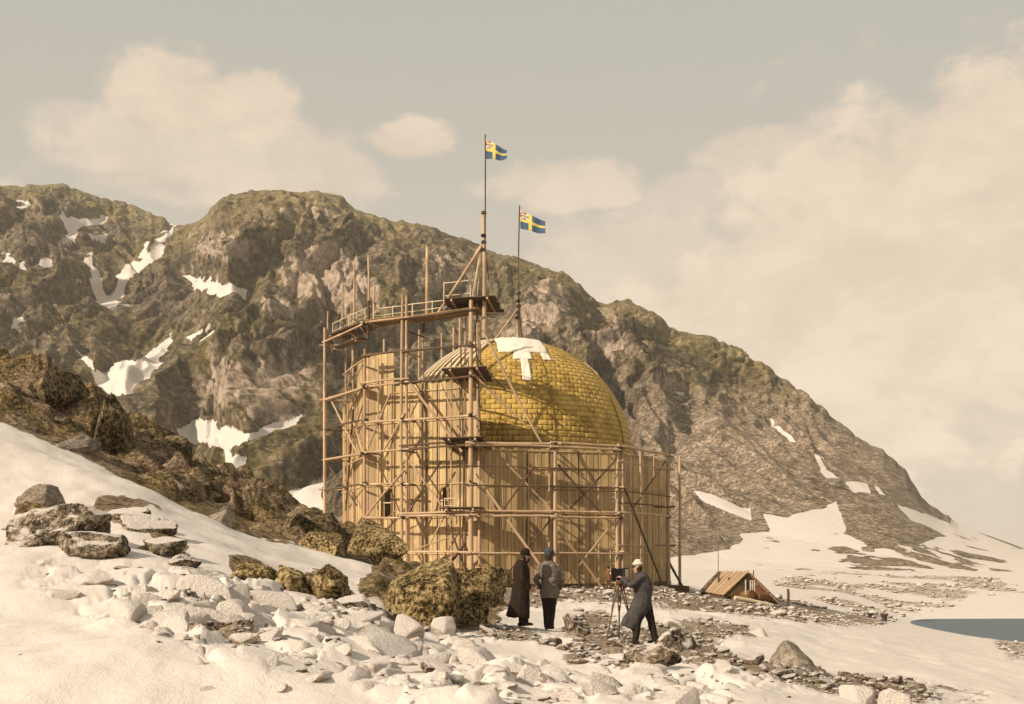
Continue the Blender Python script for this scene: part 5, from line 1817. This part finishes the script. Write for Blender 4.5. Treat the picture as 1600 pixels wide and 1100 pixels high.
# boards and pale blocks by the scaffold foot
for i, (x, y, Y, w, h_) in enumerate(((1036, 916, 97, .55, .35), (1024, 921, 96.5, .4, .25), (1046, 922, 96, .5, .25))):
    c = P(x, y, Y)
    v, f = rock_shape(900 + i, 2, 9, .55, .85, .05, 2.5, .6)
    v = v * np.array([w, .4, h_]); v[:, 2] += h_ * .6
    o = link('block', mesh_np('block', v, f, M['flagwhite'], tris=True), None, (c.x, c.y, ground_z(c.x, Y)))
    tag(o, ['pale block topmost at the right scaffold foot', 'pale block left of the right scaffold foot', 'pale block lowest at the right scaffold foot'][i], 'block')

# two dark mooring stumps on the shore
for i, (x, y0, y1, w) in enumerate(((1358, 963, 955, .34), (1381, 965, 953, .42))):
    Y = 121.0
    c = P(x, y0, Y); h_ = (y0 - y1) / F * Y
    n = 12; vs = []; fs = []
    prof_ = [(0, .75), (.25, .6), (.55, .55), (.75, .8), (.9, 1.0), (1.0, .8)]
    for (zf_, rf) in prof_:
        for k in range(n):
            a_ = 2 * math.pi * k / n
            q_ = rf * w * (1 + .18 * math.sin(3 * a_ + i * 2 + zf_ * 4))
            vs.append((q_ * math.cos(a_) + zf_ * .1, q_ * math.sin(a_), zf_ * h_))
    for j in range(len(prof_) - 1):
        for k in range(n):
            a_ = j * n + k; b_ = j * n + (k + 1) % n
            fs.append((a_, b_, b_ + n, a_ + n))
    fs.append(tuple((len(prof_) - 1) * n + k for k in range(n)))
    o = link('mooring_stump', py_mesh('mooring_stump', vs, fs, M['iron'], True), None, (c.x, c.y, min(c.z, ground_z(c.x, Y)) - .03))
    tag(o, ['smaller dark mooring stump on the shore, left of the other', 'larger dark mooring stump on the shore nearest the water'][i], 'mooring')
# ================================================================ people
def tube_into(vs, fs, pts, rad, n=14, ref=(0, 1, 0), round_ends=True):
    """closed tapered tube with elliptical sections; rad: r or (r1, r2); r1 lies along ref"""
    pts = [Vector(p) for p in pts]
    rad = [(r, r) if not isinstance(r, tuple) else r for r in rad]
    if round_ends:
        t0 = (pts[0] - pts[1]).normalized(); t1 = (pts[-1] - pts[-2]).normalized()
        a0 = min(rad[0]); a1 = min(rad[-1])
        pts = [pts[0] + t0 * a0 * .86, pts[0] + t0 * a0 * .5] + pts + [pts[-1] + t1 * a1 * .5, pts[-1] + t1 * a1 * .86]
        rad = [(rad[0][0] * .45, rad[0][1] * .45), (rad[0][0] * .86, rad[0][1] * .86)] + rad + [(rad[-1][0] * .86, rad[-1][1] * .86), (rad[-1][0] * .45, rad[-1][1] * .45)]
    off = len(vs)
    m_ = len(pts)
    ref = Vector(ref)
    for i, p in enumerate(pts):
        t_ = (pts[min(i + 1, m_ - 1)] - pts[max(i - 1, 0)]).normalized()
        x = ref - t_ * ref.dot(t_)
        if x.length < 1e-3:
            x = Vector((1, 0, 0)) - t_ * t_.x
        x = x.normalized(); y = t_.cross(x)
        for k in range(n):
            a = 2 * math.pi * k / n
            vs.append(p + x * rad[i][0] * math.cos(a) + y * rad[i][1] * math.sin(a))
    for i in range(m_ - 1):
        for k in range(n):
            a = off + i * n + k; b_ = off + i * n + (k + 1) % n
            fs.append((a, b_, b_ + n, a + n))
    fs.append(tuple(off + k for k in range(n - 1, -1, -1)))
    fs.append(tuple(off + (m_ - 1) * n + k for k in range(n)))


def ell_into(vs, fs, c, r, n=14):
    c = Vector(c)
    pts = []; rad = []
    for i in range(9):
        a = -math.pi / 2 + math.pi * (i + .35) / 8.7
        pts.append(c + Vector((0, 0, r[2] * math.sin(a)))); rad.append((r[0] * math.cos(a), r[1] * math.cos(a)))
    tube_into(vs, fs, pts, rad, n, (1, 0, 0), False)


def hand_into(vs, fs, wrist, d, nrm_, thumb_side, curl=.6, s=1.0):
    """palm, four unequal fingers with knuckle bends and a thumb from the side of the palm"""
    wrist = Vector(wrist); d = Vector(d).normalized(); nrm_ = Vector(nrm_); nrm_ = (nrm_ - d * nrm_.dot(d)).normalized()
    side = d.cross(nrm_) * thumb_side
    tube_into(vs, fs, [wrist - d * .02, wrist + d * .03 * s, wrist + d * .07 * s, wrist + d * .095 * s], [(.016, .024), (.015 * s, .036 * s), (.014 * s, .041 * s), (.012 * s, .040 * s)], 12, nrm_)
    for k, (o, L) in enumerate(((.030, .070), (.010, .080), (-.011, .074), (-.031, .058))):
        p = wrist + d * .09 * s + side * o * s
        pts = [p]; dd = d.copy()
        for f_ in (.45, .32, .23):
            ang_ = curl * (.8 if f_ == .45 else 1.1)
            dd = (dd * math.cos(ang_) + nrm_ * math.sin(ang_)).normalized()
            nrm2 = nrm_
            p = p + dd * L * f_ * s
            pts.append(p)
        tube_into(vs, fs, pts, [.0095 * s, .009 * s, .008 * s, .007 * s], 8, side)
    p = wrist + d * .03 * s + side * .03 * s
    q_ = p + (d * .5 + side * .75 + nrm_ * .3).normalized() * .04 * s
    r_ = q_ + (d * .8 + side * .2 + nrm_ * .5).normalized() * .035 * s
    tube_into(vs, fs, [p, q_, r_], [.012 * s, .0105 * s, .0085 * s], 8, nrm_)


def remeshed(name, vs, fs, voxel, mat, smooth=3):
    me0 = py_mesh('tmp', vs, fs)
    o = bpy.data.objects.new('tmp', me0)
    C.objects.link(o)
    md = o.modifiers.new('r', 'REMESH'); md.mode = 'VOXEL'; md.voxel_size = voxel; md.use_smooth_shade = True
    if smooth:
        sm = o.modifiers.new('s', 'SMOOTH'); sm.iterations = smooth; sm.factor = .5
    dg = bpy.context.evaluated_depsgraph_get()
    me = bpy.data.meshes.new_from_object(o.evaluated_get(dg))
    bpy.data.objects.remove(o)
    bpy.data.meshes.remove(me0)
    me.name = name
    me.materials.clear(); me.materials.append(mat)
    return me


def wrinkle(me, amp, fx, fz, seed=1):
    n_ = len(me.vertices)
    c = np.empty(n_ * 3, np.float32); me.vertices.foreach_get('co', c); c = c.reshape(-1, 3)
    nn_ = np.empty(n_ * 3, np.float32); me.vertices.foreach_get('normal', nn_); nn_ = nn_.reshape(-1, 3)
    d_ = amp * fbm(c[:, 0] * fx + 3, c[:, 1] * fx + 9, c[:, 2] * fz + seed, seed=seed, oct=3)
    c += nn_ * d_[:, None]
    me.vertices.foreach_set('co', c.ravel()); me.update()
    return me


def head_into(vs, fs, c, face, neck_to, s=1.0):
    c = Vector(c); f_ = Vector(face).normalized(); sd = Vector((0, 0, 1)).cross(f_)
    # skull, jaw, nose, brow, ears, neck: merged into one surface by the remesh
    tube_into(vs, fs, [c + Vector((0, 0, -.085)) * s + f_ * .028 * s, c + Vector((0, 0, -.05)) * s + f_ * .012 * s, c, c + Vector((0, 0, .05)) * s - f_ * .008 * s, c + Vector((0, 0, .092)) * s - f_ * .008 * s],
              [(.046 * s, .044 * s), (.072 * s, .060 * s), (.093 * s, .073 * s), (.090 * s, .074 * s), (.058 * s, .052 * s)], 16, f_)
    tube_into(vs, fs, [c + f_ * .088 * s + Vector((0, 0, .022)) * s, c + f_ * .106 * s + Vector((0, 0, -.022)) * s], [.010 * s, .015 * s], 8, sd)
    tube_into(vs, fs, [c + f_ * .083 * s - sd * .03 * s + Vector((0, 0, .03)) * s, c + f_ * .083 * s + sd * .03 * s + Vector((0, 0, .03)) * s], [.011 * s, .011 * s], 8, f_)
    tube_into(vs, fs, [c + f_ * .074 * s - sd * .016 * s + Vector((0, 0, -.052)) * s, c + f_ * .074 * s + sd * .016 * s + Vector((0, 0, -.052)) * s], [.010 * s, .010 * s], 8, f_)
    for q_ in (-1, 1):
        tube_into(vs, fs, [c + sd * q_ * .074 * s + Vector((0, 0, .018)) * s - f_ * .008 * s, c + sd * q_ * .079 * s + Vector((0, 0, -.022)) * s], [(.018 * s, .010 * s), (.013 * s, .008 * s)], 8, f_)
    tube_into(vs, fs, [c + Vector((0, 0, -.05)) * s - f_ * .02 * s, Vector(neck_to)], [.056 * s, .064 * s], 12, f_)


def head_dress(person, c, face, band_mat, top_mat, style, visor=True, s=1.0, beard=False):
    c = Vector(c); f_ = Vector(face).normalized(); sd = Vector((0, 0, 1)).cross(f_)
    up = Vector((0, 0, 1))
    vs = []; fs = []
    tube_into(vs, fs, [c - f_ * .035 * s - up * .06 * s, c - f_ * .034 * s - up * .005 * s, c - f_ * .022 * s + up * .05 * s], [(.066 * s, .066 * s), (.074 * s, .078 * s), (.082 * s, .080 * s)], 16, f_)
    link('hair', remeshed('hair', vs, fs, .012, M['hair']), person)
    if beard:
        vs = []; fs = []
        tube_into(vs, fs, [c + f_ * .035 * s - up * .055 * s, c + f_ * .062 * s - up * .10 * s, c + f_ * .06 * s - up * .145 * s], [(.045 * s, .052 * s), (.045 * s, .05 * s), (.02 * s, .026 * s)], 12, f_)
        link('beard', remeshed('beard', vs, fs, .01, M['hair']), person)
    for q_ in (-1, 1):
        vs = []; fs = []
        ell_into(vs, fs, c + f_ * .086 * s + sd * q_ * .031 * s + up * .012 * s, (.010 * s, .010 * s, .007 * s), 8)
        link('eye', py_mesh('eye', vs, fs, M['hair'], True), person)
    # cap
    vs = []; fs = []
    b0 = c + up * .045 * s - f_ * .006 * s
    if style == 'flat':
        tube_into(vs, fs, [b0, b0 + up * .022 * s, b0 + up * .042 * s + f_ * .008 * s, b0 + up * .058 * s + f_ * .014 * s], [(.106 * s, .092 * s), (.112 * s, .10 * s), (.132 * s, .122 * s), (.122 * s, .112 * s)], 20, f_)
    elif style == 'fur':
        tube_into(vs, fs, [b0 - up * .005 * s, b0 + up * .022 * s, b0 + up * .042 * s], [(.106 * s, .092 * s), (.114 * s, .10 * s), (.112 * s, .098 * s)], 20, f_)
    else:
        tube_into(vs, fs, [b0, b0 + up * .026 * s, b0 + up * .046 * s, b0 + up * .058 * s], [(.104 * s, .092 * s), (.116 * s, .106 * s), (.116 * s, .106 * s), (.085 * s, .078 * s)], 20, f_)
    cap_ = link('cap', remeshed('cap', vs, fs, .010, top_mat), person)
    vs = []; fs = []
    tube_into(vs, fs, [b0 - up * .006 * s, b0 + up * .022 * s], [(.108 * s, .094 * s), (.108 * s, .094 * s)], 20, f_, False)
    link('cap_band', py_mesh('cap_band', vs, fs, band_mat, True), cap_)
    if visor:
        vs = []; fs = []
        for lay in (0, .008):
            for i in range(11):
                a = math.pi * (i / 10 - .5)
                p = b0 - up * .002 * s + f_ * .098 * math.cos(a) * s + sd * .085 * math.sin(a) * s
                q_ = b0 - up * .022 * s + f_ * (.098 + .058) * math.cos(a) * s + sd * .088 * math.sin(a) * s
                vs += [p - up * lay, q_ - up * lay]
        for i in range(10):
            fs.append((2 * i, 2 * i + 1, 2 * i + 3, 2 * i + 2))
            fs.append((22 + 2 * i, 22 + 2 * i + 2, 22 + 2 * i + 3, 22 + 2 * i + 1))
            fs.append((2 * i + 1, 22 + 2 * i + 1, 22 + 2 * i + 3, 2 * i + 3))
        link('visor', py_mesh('visor', vs, fs, M['black']), cap_)


def legs_into(vs, fs, legs, r0=.085, r1=.062, r2=.045):
    for (h_, k, a) in legs:
        tube_into(vs, fs, [h_, Vector(h_).lerp(Vector(k), .5), k, Vector(k).lerp(Vector(a), .35), a], [r0 + .01, r0, r1, r1, r2], 12, (1, 0, 0))


def foot_into(vs, fs, a, d, s=1.0):
    a = Vector(a); d = Vector(d).normalized()
    tube_into(vs, fs, [a + Vector((0, 0, .06)), a + Vector((0, 0, -.005))], [.052 * s, .055 * s], 12, d)
    tube_into(vs, fs, [a - d * .06 + Vector((0, 0, -.028)), a + d * .06 + Vector((0, 0, -.03)), a + d * .15 + Vector((0, 0, -.038))], [(.04 * s, .042 * s), (.04 * s, .048 * s), (.028 * s, .042 * s)], 12, (0, 0, 1))


def person(px_, Y, label, voxel, head_c, face, neck, trunk, arms, hands, legs, foot_dir, coat_parts, coat_mat, trouser_mat, cap, folds, extra=None, s=1.0, beard=False):
    X = (px_ - 800) / F * Y
    z0 = ground_z(X, Y)
    vs = []; fs = []
    head_into(vs, fs, head_c, face, neck)
    tube_into(vs, fs, [Vector(q_[0]) - Vector((0, 0, .05 if i_ == len(trunk) - 1 else 0)) for i_, q_ in enumerate(trunk)], [(q_[1][0] * .82, q_[1][1] * .82) if i_ < len(trunk) - 1 else (q_[1][0] * .6, q_[1][1] * .6) for i_, q_ in enumerate(trunk)], 18, (1, 0, 0))
    for ar in arms:
        tube_into(vs, fs, ar, [.052, .042, .03], 12, (0, 1, 0))
    for h_ in hands:
        hand_into(vs, fs, *h_)
    legs_into(vs, fs, legs)
    body = link('person', remeshed('person', vs, fs, voxel, M['skin'], 1), None, (X, Y, z0))
    body.scale = (s, s, s)
    tag(body, label, 'person')
    # trousers, boots
    vs = []; fs = []
    legs_into(vs, fs, legs, .105, .082, .066)
    tube_into(vs, fs, [trunk[0][0], Vector(trunk[0][0]).lerp(Vector(trunk[1][0]), .6)], [(.175, .13), (.17, .125)], 16, (1, 0, 0))
    tr = wrinkle(remeshed('trousers', vs, fs, max(.013, voxel), trouser_mat), .014, 9, 6, 3)
    link('trousers', tr, body)
    for (h_, k, a) in legs:
        vs = []; fs = []
        foot_into(vs, fs, a, foot_dir)
        link('boot', remeshed('boot', vs, fs, .012, M['boot']), body)
    # coat: body and sleeves in one
    vs = []; fs = []
    tube_into(vs, fs, [q_[0] for q_ in coat_parts], [q_[1] for q_ in coat_parts], 28, (1, 0, 0), False)
    for ar in arms:
        tube_into(vs, fs, ar, [.074, .07, .056], 14, (0, 1, 0))
    cm = wrinkle(remeshed('coat', vs, fs, max(.013, voxel), coat_mat, 2), *folds)
    link('coat', cm, body)
    vs = []; fs = []
    nk = Vector(neck)
    tube_into(vs, fs, [nk + Vector((0, 0, -.06)), nk + Vector((0, 0, .02)), nk + Vector((0, 0, .055))], [(.10, .10), (.088, .088), (.085, .085)], 18, (1, 0, 0), False)
    link('collar', remeshed('collar', vs, fs, .013, M['sleeve_dark'] if coat_mat is not M['coat_brown'] else M['cap_dark']), body)
    head_dress(body, head_c, face, cap[1], cap[0], cap[2], cap[3], beard=beard)
    return body


V3 = Vector
# man in the long brown coat, turned to the right
person(815, 27.2, 'man in a long dark brown coat and dark cap, facing right', .008,
       (.085, .02, 1.555), (.95, .3, -.05), (.02, .01, 1.42),
       [((0, 0, .86), (.13, .16)), ((0, 0, 1.05), (.12, .155)), ((.01, 0, 1.25), (.125, .175)), ((0, 0, 1.38), (.09, .15))],
       [[(-.01, -.19, 1.34), (.03, -.25, 1.06), (.15, -.20, .87)], [(.0, .19, 1.34), (.06, .25, 1.06), (.18, .19, .88)]],
       [((.16, -.195, .855), (.7, .1, -.6), (.3, .9, 0), 1, .5), ((.19, .185, .865), (.7, -.1, -.6), (.3, -.9, 0), -1, .5)],
       [((-.01, -.08, .86), (.03, -.085, .46), (.0, -.085, .08)), ((.01, .08, .86), (.05, .085, .46), (.09, .085, .08))], (1, .2, 0),
       [((-.085, .0, .20), (.27, .25)), ((-.06, 0, .40), (.235, .235)), ((-.03, 0, .62), (.205, .225)), ((-.01, 0, .85), (.185, .215)), ((0, 0, 1.05), (.175, .215)), ((0, 0, 1.22), (.18, .225)), ((-.01, 0, 1.34), (.155, .215)), ((0, 0, 1.42), (.105, .12)), ((.01, 0, 1.46), (.09, .09))],
       M['coat_brown'], M['dark_cloth'], (M['cap_dark'], M['cap_dark'], 'fur', True), (.03, 11, 2.0, 5), beard=True)
# man in the grey jacket, seen from behind
person(858, 27.7, 'man in a short grey jacket and blue cap, seen from behind', .008,
       (.0, .02, 1.60), (.35, .93, 0), (-.005, 0, 1.47),
       [((0, 0, .90), (.155, .11)), ((0, 0, 1.08), (.15, .11)), ((0, 0, 1.28), (.18, .12)), ((0, 0, 1.42), (.15, .09))],
       [[(-.185, .0, 1.37), (-.285, .02, 1.10), (-.215, .15, .93)], [(.185, .0, 1.37), (.275, .03, 1.10), (.23, .17, .93)]],
       [((-.205, .165, .915), (.35, .75, -.4), (.8, .2, .2), 1, .5), ((.22, .185, .915), (-.35, .75, -.4), (-.8, .2, .2), -1, .5)],
       [((-.08, 0, .90), (-.06, .01, .48), (-.045, 0, .08)), ((.08, 0, .90), (.065, .01, .48), (.045, .02, .08))], (.3, 1, 0),
       [((.02, 0, .70), (.205, .17)), ((.02, 0, .84), (.21, .17)), ((.01, 0, .98), (.185, .15)), ((.01, 0, 1.12), (.20, .16)), ((0, 0, 1.28), (.225, .165)), ((0, 0, 1.39), (.205, .13)), ((0, 0, 1.46), (.12, .10)), ((0, 0, 1.50), (.09, .085))],
       M['coat_grey'], M['dark_cloth'], (M['cap_blue'], M['cap_blue'], 'flat', True), (.03, 6, 11, 8), s=1.03)
# the photographer bending to his camera
photographer = person(1005, 25.6, 'photographer in a slate coat and white cap bending to his camera', .008,
       (-.115, .03, 1.595), (-.9, .42, -.1), (-.06, .02, 1.45),
       [((.0, 0, .90), (.13, .14)), ((0, 0, 1.06), (.13, .14)), ((-.01, 0, 1.26), (.14, .17)), ((-.03, 0, 1.40), (.11, .15))],
       [[(-.06, -.17, 1.36), (-.30, -.20, 1.23), (-.42, -.06, 1.36)], [(-.05, .19, 1.36), (-.24, .28, 1.22), (-.40, .16, 1.34)]],
       [((-.43, -.045, 1.375), (-.75, .55, .35), (-.3, .5, -.7), -1, .7), ((-.41, .145, 1.355), (-.8, -.3, .35), (-.3, -.5, -.7), 1, .7)],
       [((-.05, -.06, .90), (-.13, -.08, .47), (-.17, -.07, .08)), ((.06, .06, .90), (.17, .08, .47), (.27, .10, .08))], (-.85, .5, 0),
       [((-.30, -.02, .34), (.185, .17)), ((-.23, -.01, .50), (.195, .18)), ((-.12, 0, .68), (.20, .18)), ((-.02, 0, .84), (.205, .185)), ((.0, 0, .98), (.18, .175)), ((0, 0, 1.15), (.195, .20)), ((-.02, 0, 1.30), (.18, .21)), ((-.045, 0, 1.40), (.14, .18)), ((-.06, .01, 1.46), (.10, .11)), ((-.065, .01, 1.495), (.085, .085))],
       M['coat_blue'], M['dark_cloth'], (M['cap_white'], M['cap_dark'], 'dome', True), (.032, 9, 4.0, 12))
# a blurred workman far off at the foot of the ladder
person(951, 91.0, 'small brown-clad workman at the foot of the low wall', .02,
       (.0, .0, 1.50), (-.9, -.3, 0), (-.0, 0, 1.36),
       [((0, 0, .82), (.14, .12)), ((0, 0, 1.15), (.15, .12)), ((0, 0, 1.34), (.13, .1))],
       [[(-.18, 0, 1.30), (-.24, -.05, 1.05), (-.22, -.15, .85)], [(.18, 0, 1.30), (.24, -.05, 1.05), (.22, -.15, .85)]],
       [((-.22, -.16, .84), (0, -.4, -.9), (1, 0, 0), 1, .5), ((.22, -.16, .84), (0, -.4, -.9), (-1, 0, 0), -1, .5)],
       [((-.08, 0, .84), (-.11, -.02, .45), (-.13, 0, .08)), ((.08, 0, .84), (.12, -.02, .45), (.15, 0, .08))], (-.8, -.5, 0),
       [((0, 0, .62), (.21, .17)), ((0, 0, .85), (.19, .16)), ((0, 0, 1.12), (.20, .165)), ((0, 0, 1.28), (.20, .15)), ((0, 0, 1.37), (.11, .10)), ((0, 0, 1.41), (.09, .09))],
       cloth('rust_jacket', (0.20, 0.10, 0.045)), cloth('rust_trousers', (0.13, 0.07, 0.035)), (M['coat_brown'], M['coat_brown'], 'flat', False), (.02, 6, 6, 2))

# ================================================================ camera on its tripod
TP = P(968, 911, 25.75)
gzt = ground_z(TP.x, TP.y)
tri = empty('tripod', (TP.x, TP.y, gzt))
bpy.context.view_layer.update()
tag(tri, 'three-legged wooden tripod carrying the plate camera', 'tripod')
head_z = TP.z
hd = pole(tri, 'tripod_head', Vector((TP.x, TP.y, head_z - .03)), Vector((TP.x, TP.y, head_z + .02)), .09, 'oldwood')
for i, (x, Y, up_m) in enumerate(((946.5, 25.5, 'oldwood'), (967, 26.4, 'oldwood'), (994, 26.1, 'oldwood'))):
    X = (x - 800) / F * Y
    ft = Vector((X, Y, ground_z(X, Y) - .03))
    tp = Vector((TP.x, TP.y, head_z - .02)) + (ft - Vector((TP.x, TP.y, ft.z))).normalized() * .06
    mid = tp.lerp(ft, .45)
    sdv = (ft - tp).cross(Vector((0, 0, 1))).normalized() * .032
    a = pole(tri, 'leg', tp + sdv, mid + sdv * .5, .014, 'oldwood')
    pole(tri, 'leg', tp - sdv, mid - sdv * .5, .014, 'oldwood')
    b_ = pole(tri, 'leg', mid - (ft - tp) * .08, ft, .017, up_m)
pole(tri, 'plumb_cord', Vector((TP.x, TP.y, head_z)), Vector((TP.x, TP.y, head_z - .28)), .005, 'darkrope')
pole(tri, 'plumb_bob', Vector((TP.x, TP.y, head_z - .40)), Vector((TP.x, TP.y, head_z - .26)), .03, 'iron')

kam = empty('plate_camera', (TP.x, TP.y, head_z + .02))
kam.rotation_euler = (0, 0, R(-24))
tag(kam, 'black bellows plate camera on the tripod', 'camera')


def lbox(root, name, c, sz, mat, bev=.008):
    bm = bmesh.new()
    bmesh.ops.create_cube(bm, size=1.0, matrix=Matrix.Translation(c) @ Matrix.Diagonal((*sz, 1)))
    bmesh.ops.bevel(bm, geom=bm.edges[:], offset=bev, segments=2, affect='EDGES')
    me = bpy.data.meshes.new(name); bm.to_mesh(me); bm.free(); me.materials.append(mat)
    return link(name, me, root)


lbox(kam, 'base_board', (0, 0, .012), (.34, .19, .024), M['oldwood'], .004)
fr = lbox(kam, 'front_standard', (-.13, 0, .16), (.03, .25, .27), M['black'])
rearb = lbox(kam, 'rear_standard', (.13, 0, .16), (.05, .27, .28), M['black'])
lbox(kam, 'ground_glass', (.158, 0, .16), (.006, .21, .22), M['flagwhite'], .002)
vs = []; fs = []
nf_ = 15
for i in range(nf_):
    f_ = i / (nf_ - 1)
    x = -.115 + .225 * f_
    w = .105 + .012 * f_ + (.010 if i % 2 else -.004)
    for (sy_, sz_) in ((-1, -1), (1, -1), (1, 1), (-1, 1)):
        vs.append((x, sy_ * w, .16 + sz_ * w * 1.02))
for i in range(nf_ - 1):
    for k in range(4):
        a = i * 4 + k; b_ = i * 4 + (k + 1) % 4
        fs.append((a, a + 4, b_ + 4, b_))
link('bellows', py_mesh('bellows', vs, fs, M['black']), kam)
vs = []; fs = []
tube_into(vs, fs, [(-.145, 0, .17), (-.18, 0, .17), (-.20, 0, .17)], [.045, .045, .052], 18, (0, 1, 0), False)
ln = link('lens', py_mesh('lens', vs, fs, M['brass'], True), kam)
vs = []; fs = []
tube_into(vs, fs, [(-.201, 0, .17), (-.204, 0, .17)], [.042, .040], 18, (0, 1, 0), False)
link('lens_glass', py_mesh('lens_glass', vs, fs, M['glass'], True), ln)
# ================================================================ the air between here and the mountain
bm = bmesh.new()
lo_, hi_ = Vector((-1300, -120, -3.0)), Vector((1500, 2400, 460))
bmesh.ops.create_cube(bm, size=1.0, matrix=Matrix.Translation((lo_ + hi_) / 2) @ Matrix.Diagonal((*(hi_ - lo_), 1)))
me = bpy.data.meshes.new('haze'); bm.to_mesh(me); bm.free()
m = bpy.data.materials.new('haze_air')
m.use_nodes = True
m.node_tree.nodes.clear()
pv = m.node_tree.nodes.new('ShaderNodeVolumePrincipled')
pv.inputs['Color'].default_value = (0.97, 0.90, 0.78, 1)
pv.inputs['Density'].default_value = 0.00015
pv.inputs['Anisotropy'].default_value = 0.0
ou = m.node_tree.nodes.new('ShaderNodeOutputMaterial')
m.node_tree.links.new(pv.outputs[0], ou.inputs['Volume'])
me.materials.append(m)
tag(link('haze', me), 'thin warm haze in the air before the mountain', 'haze', kind='stuff')
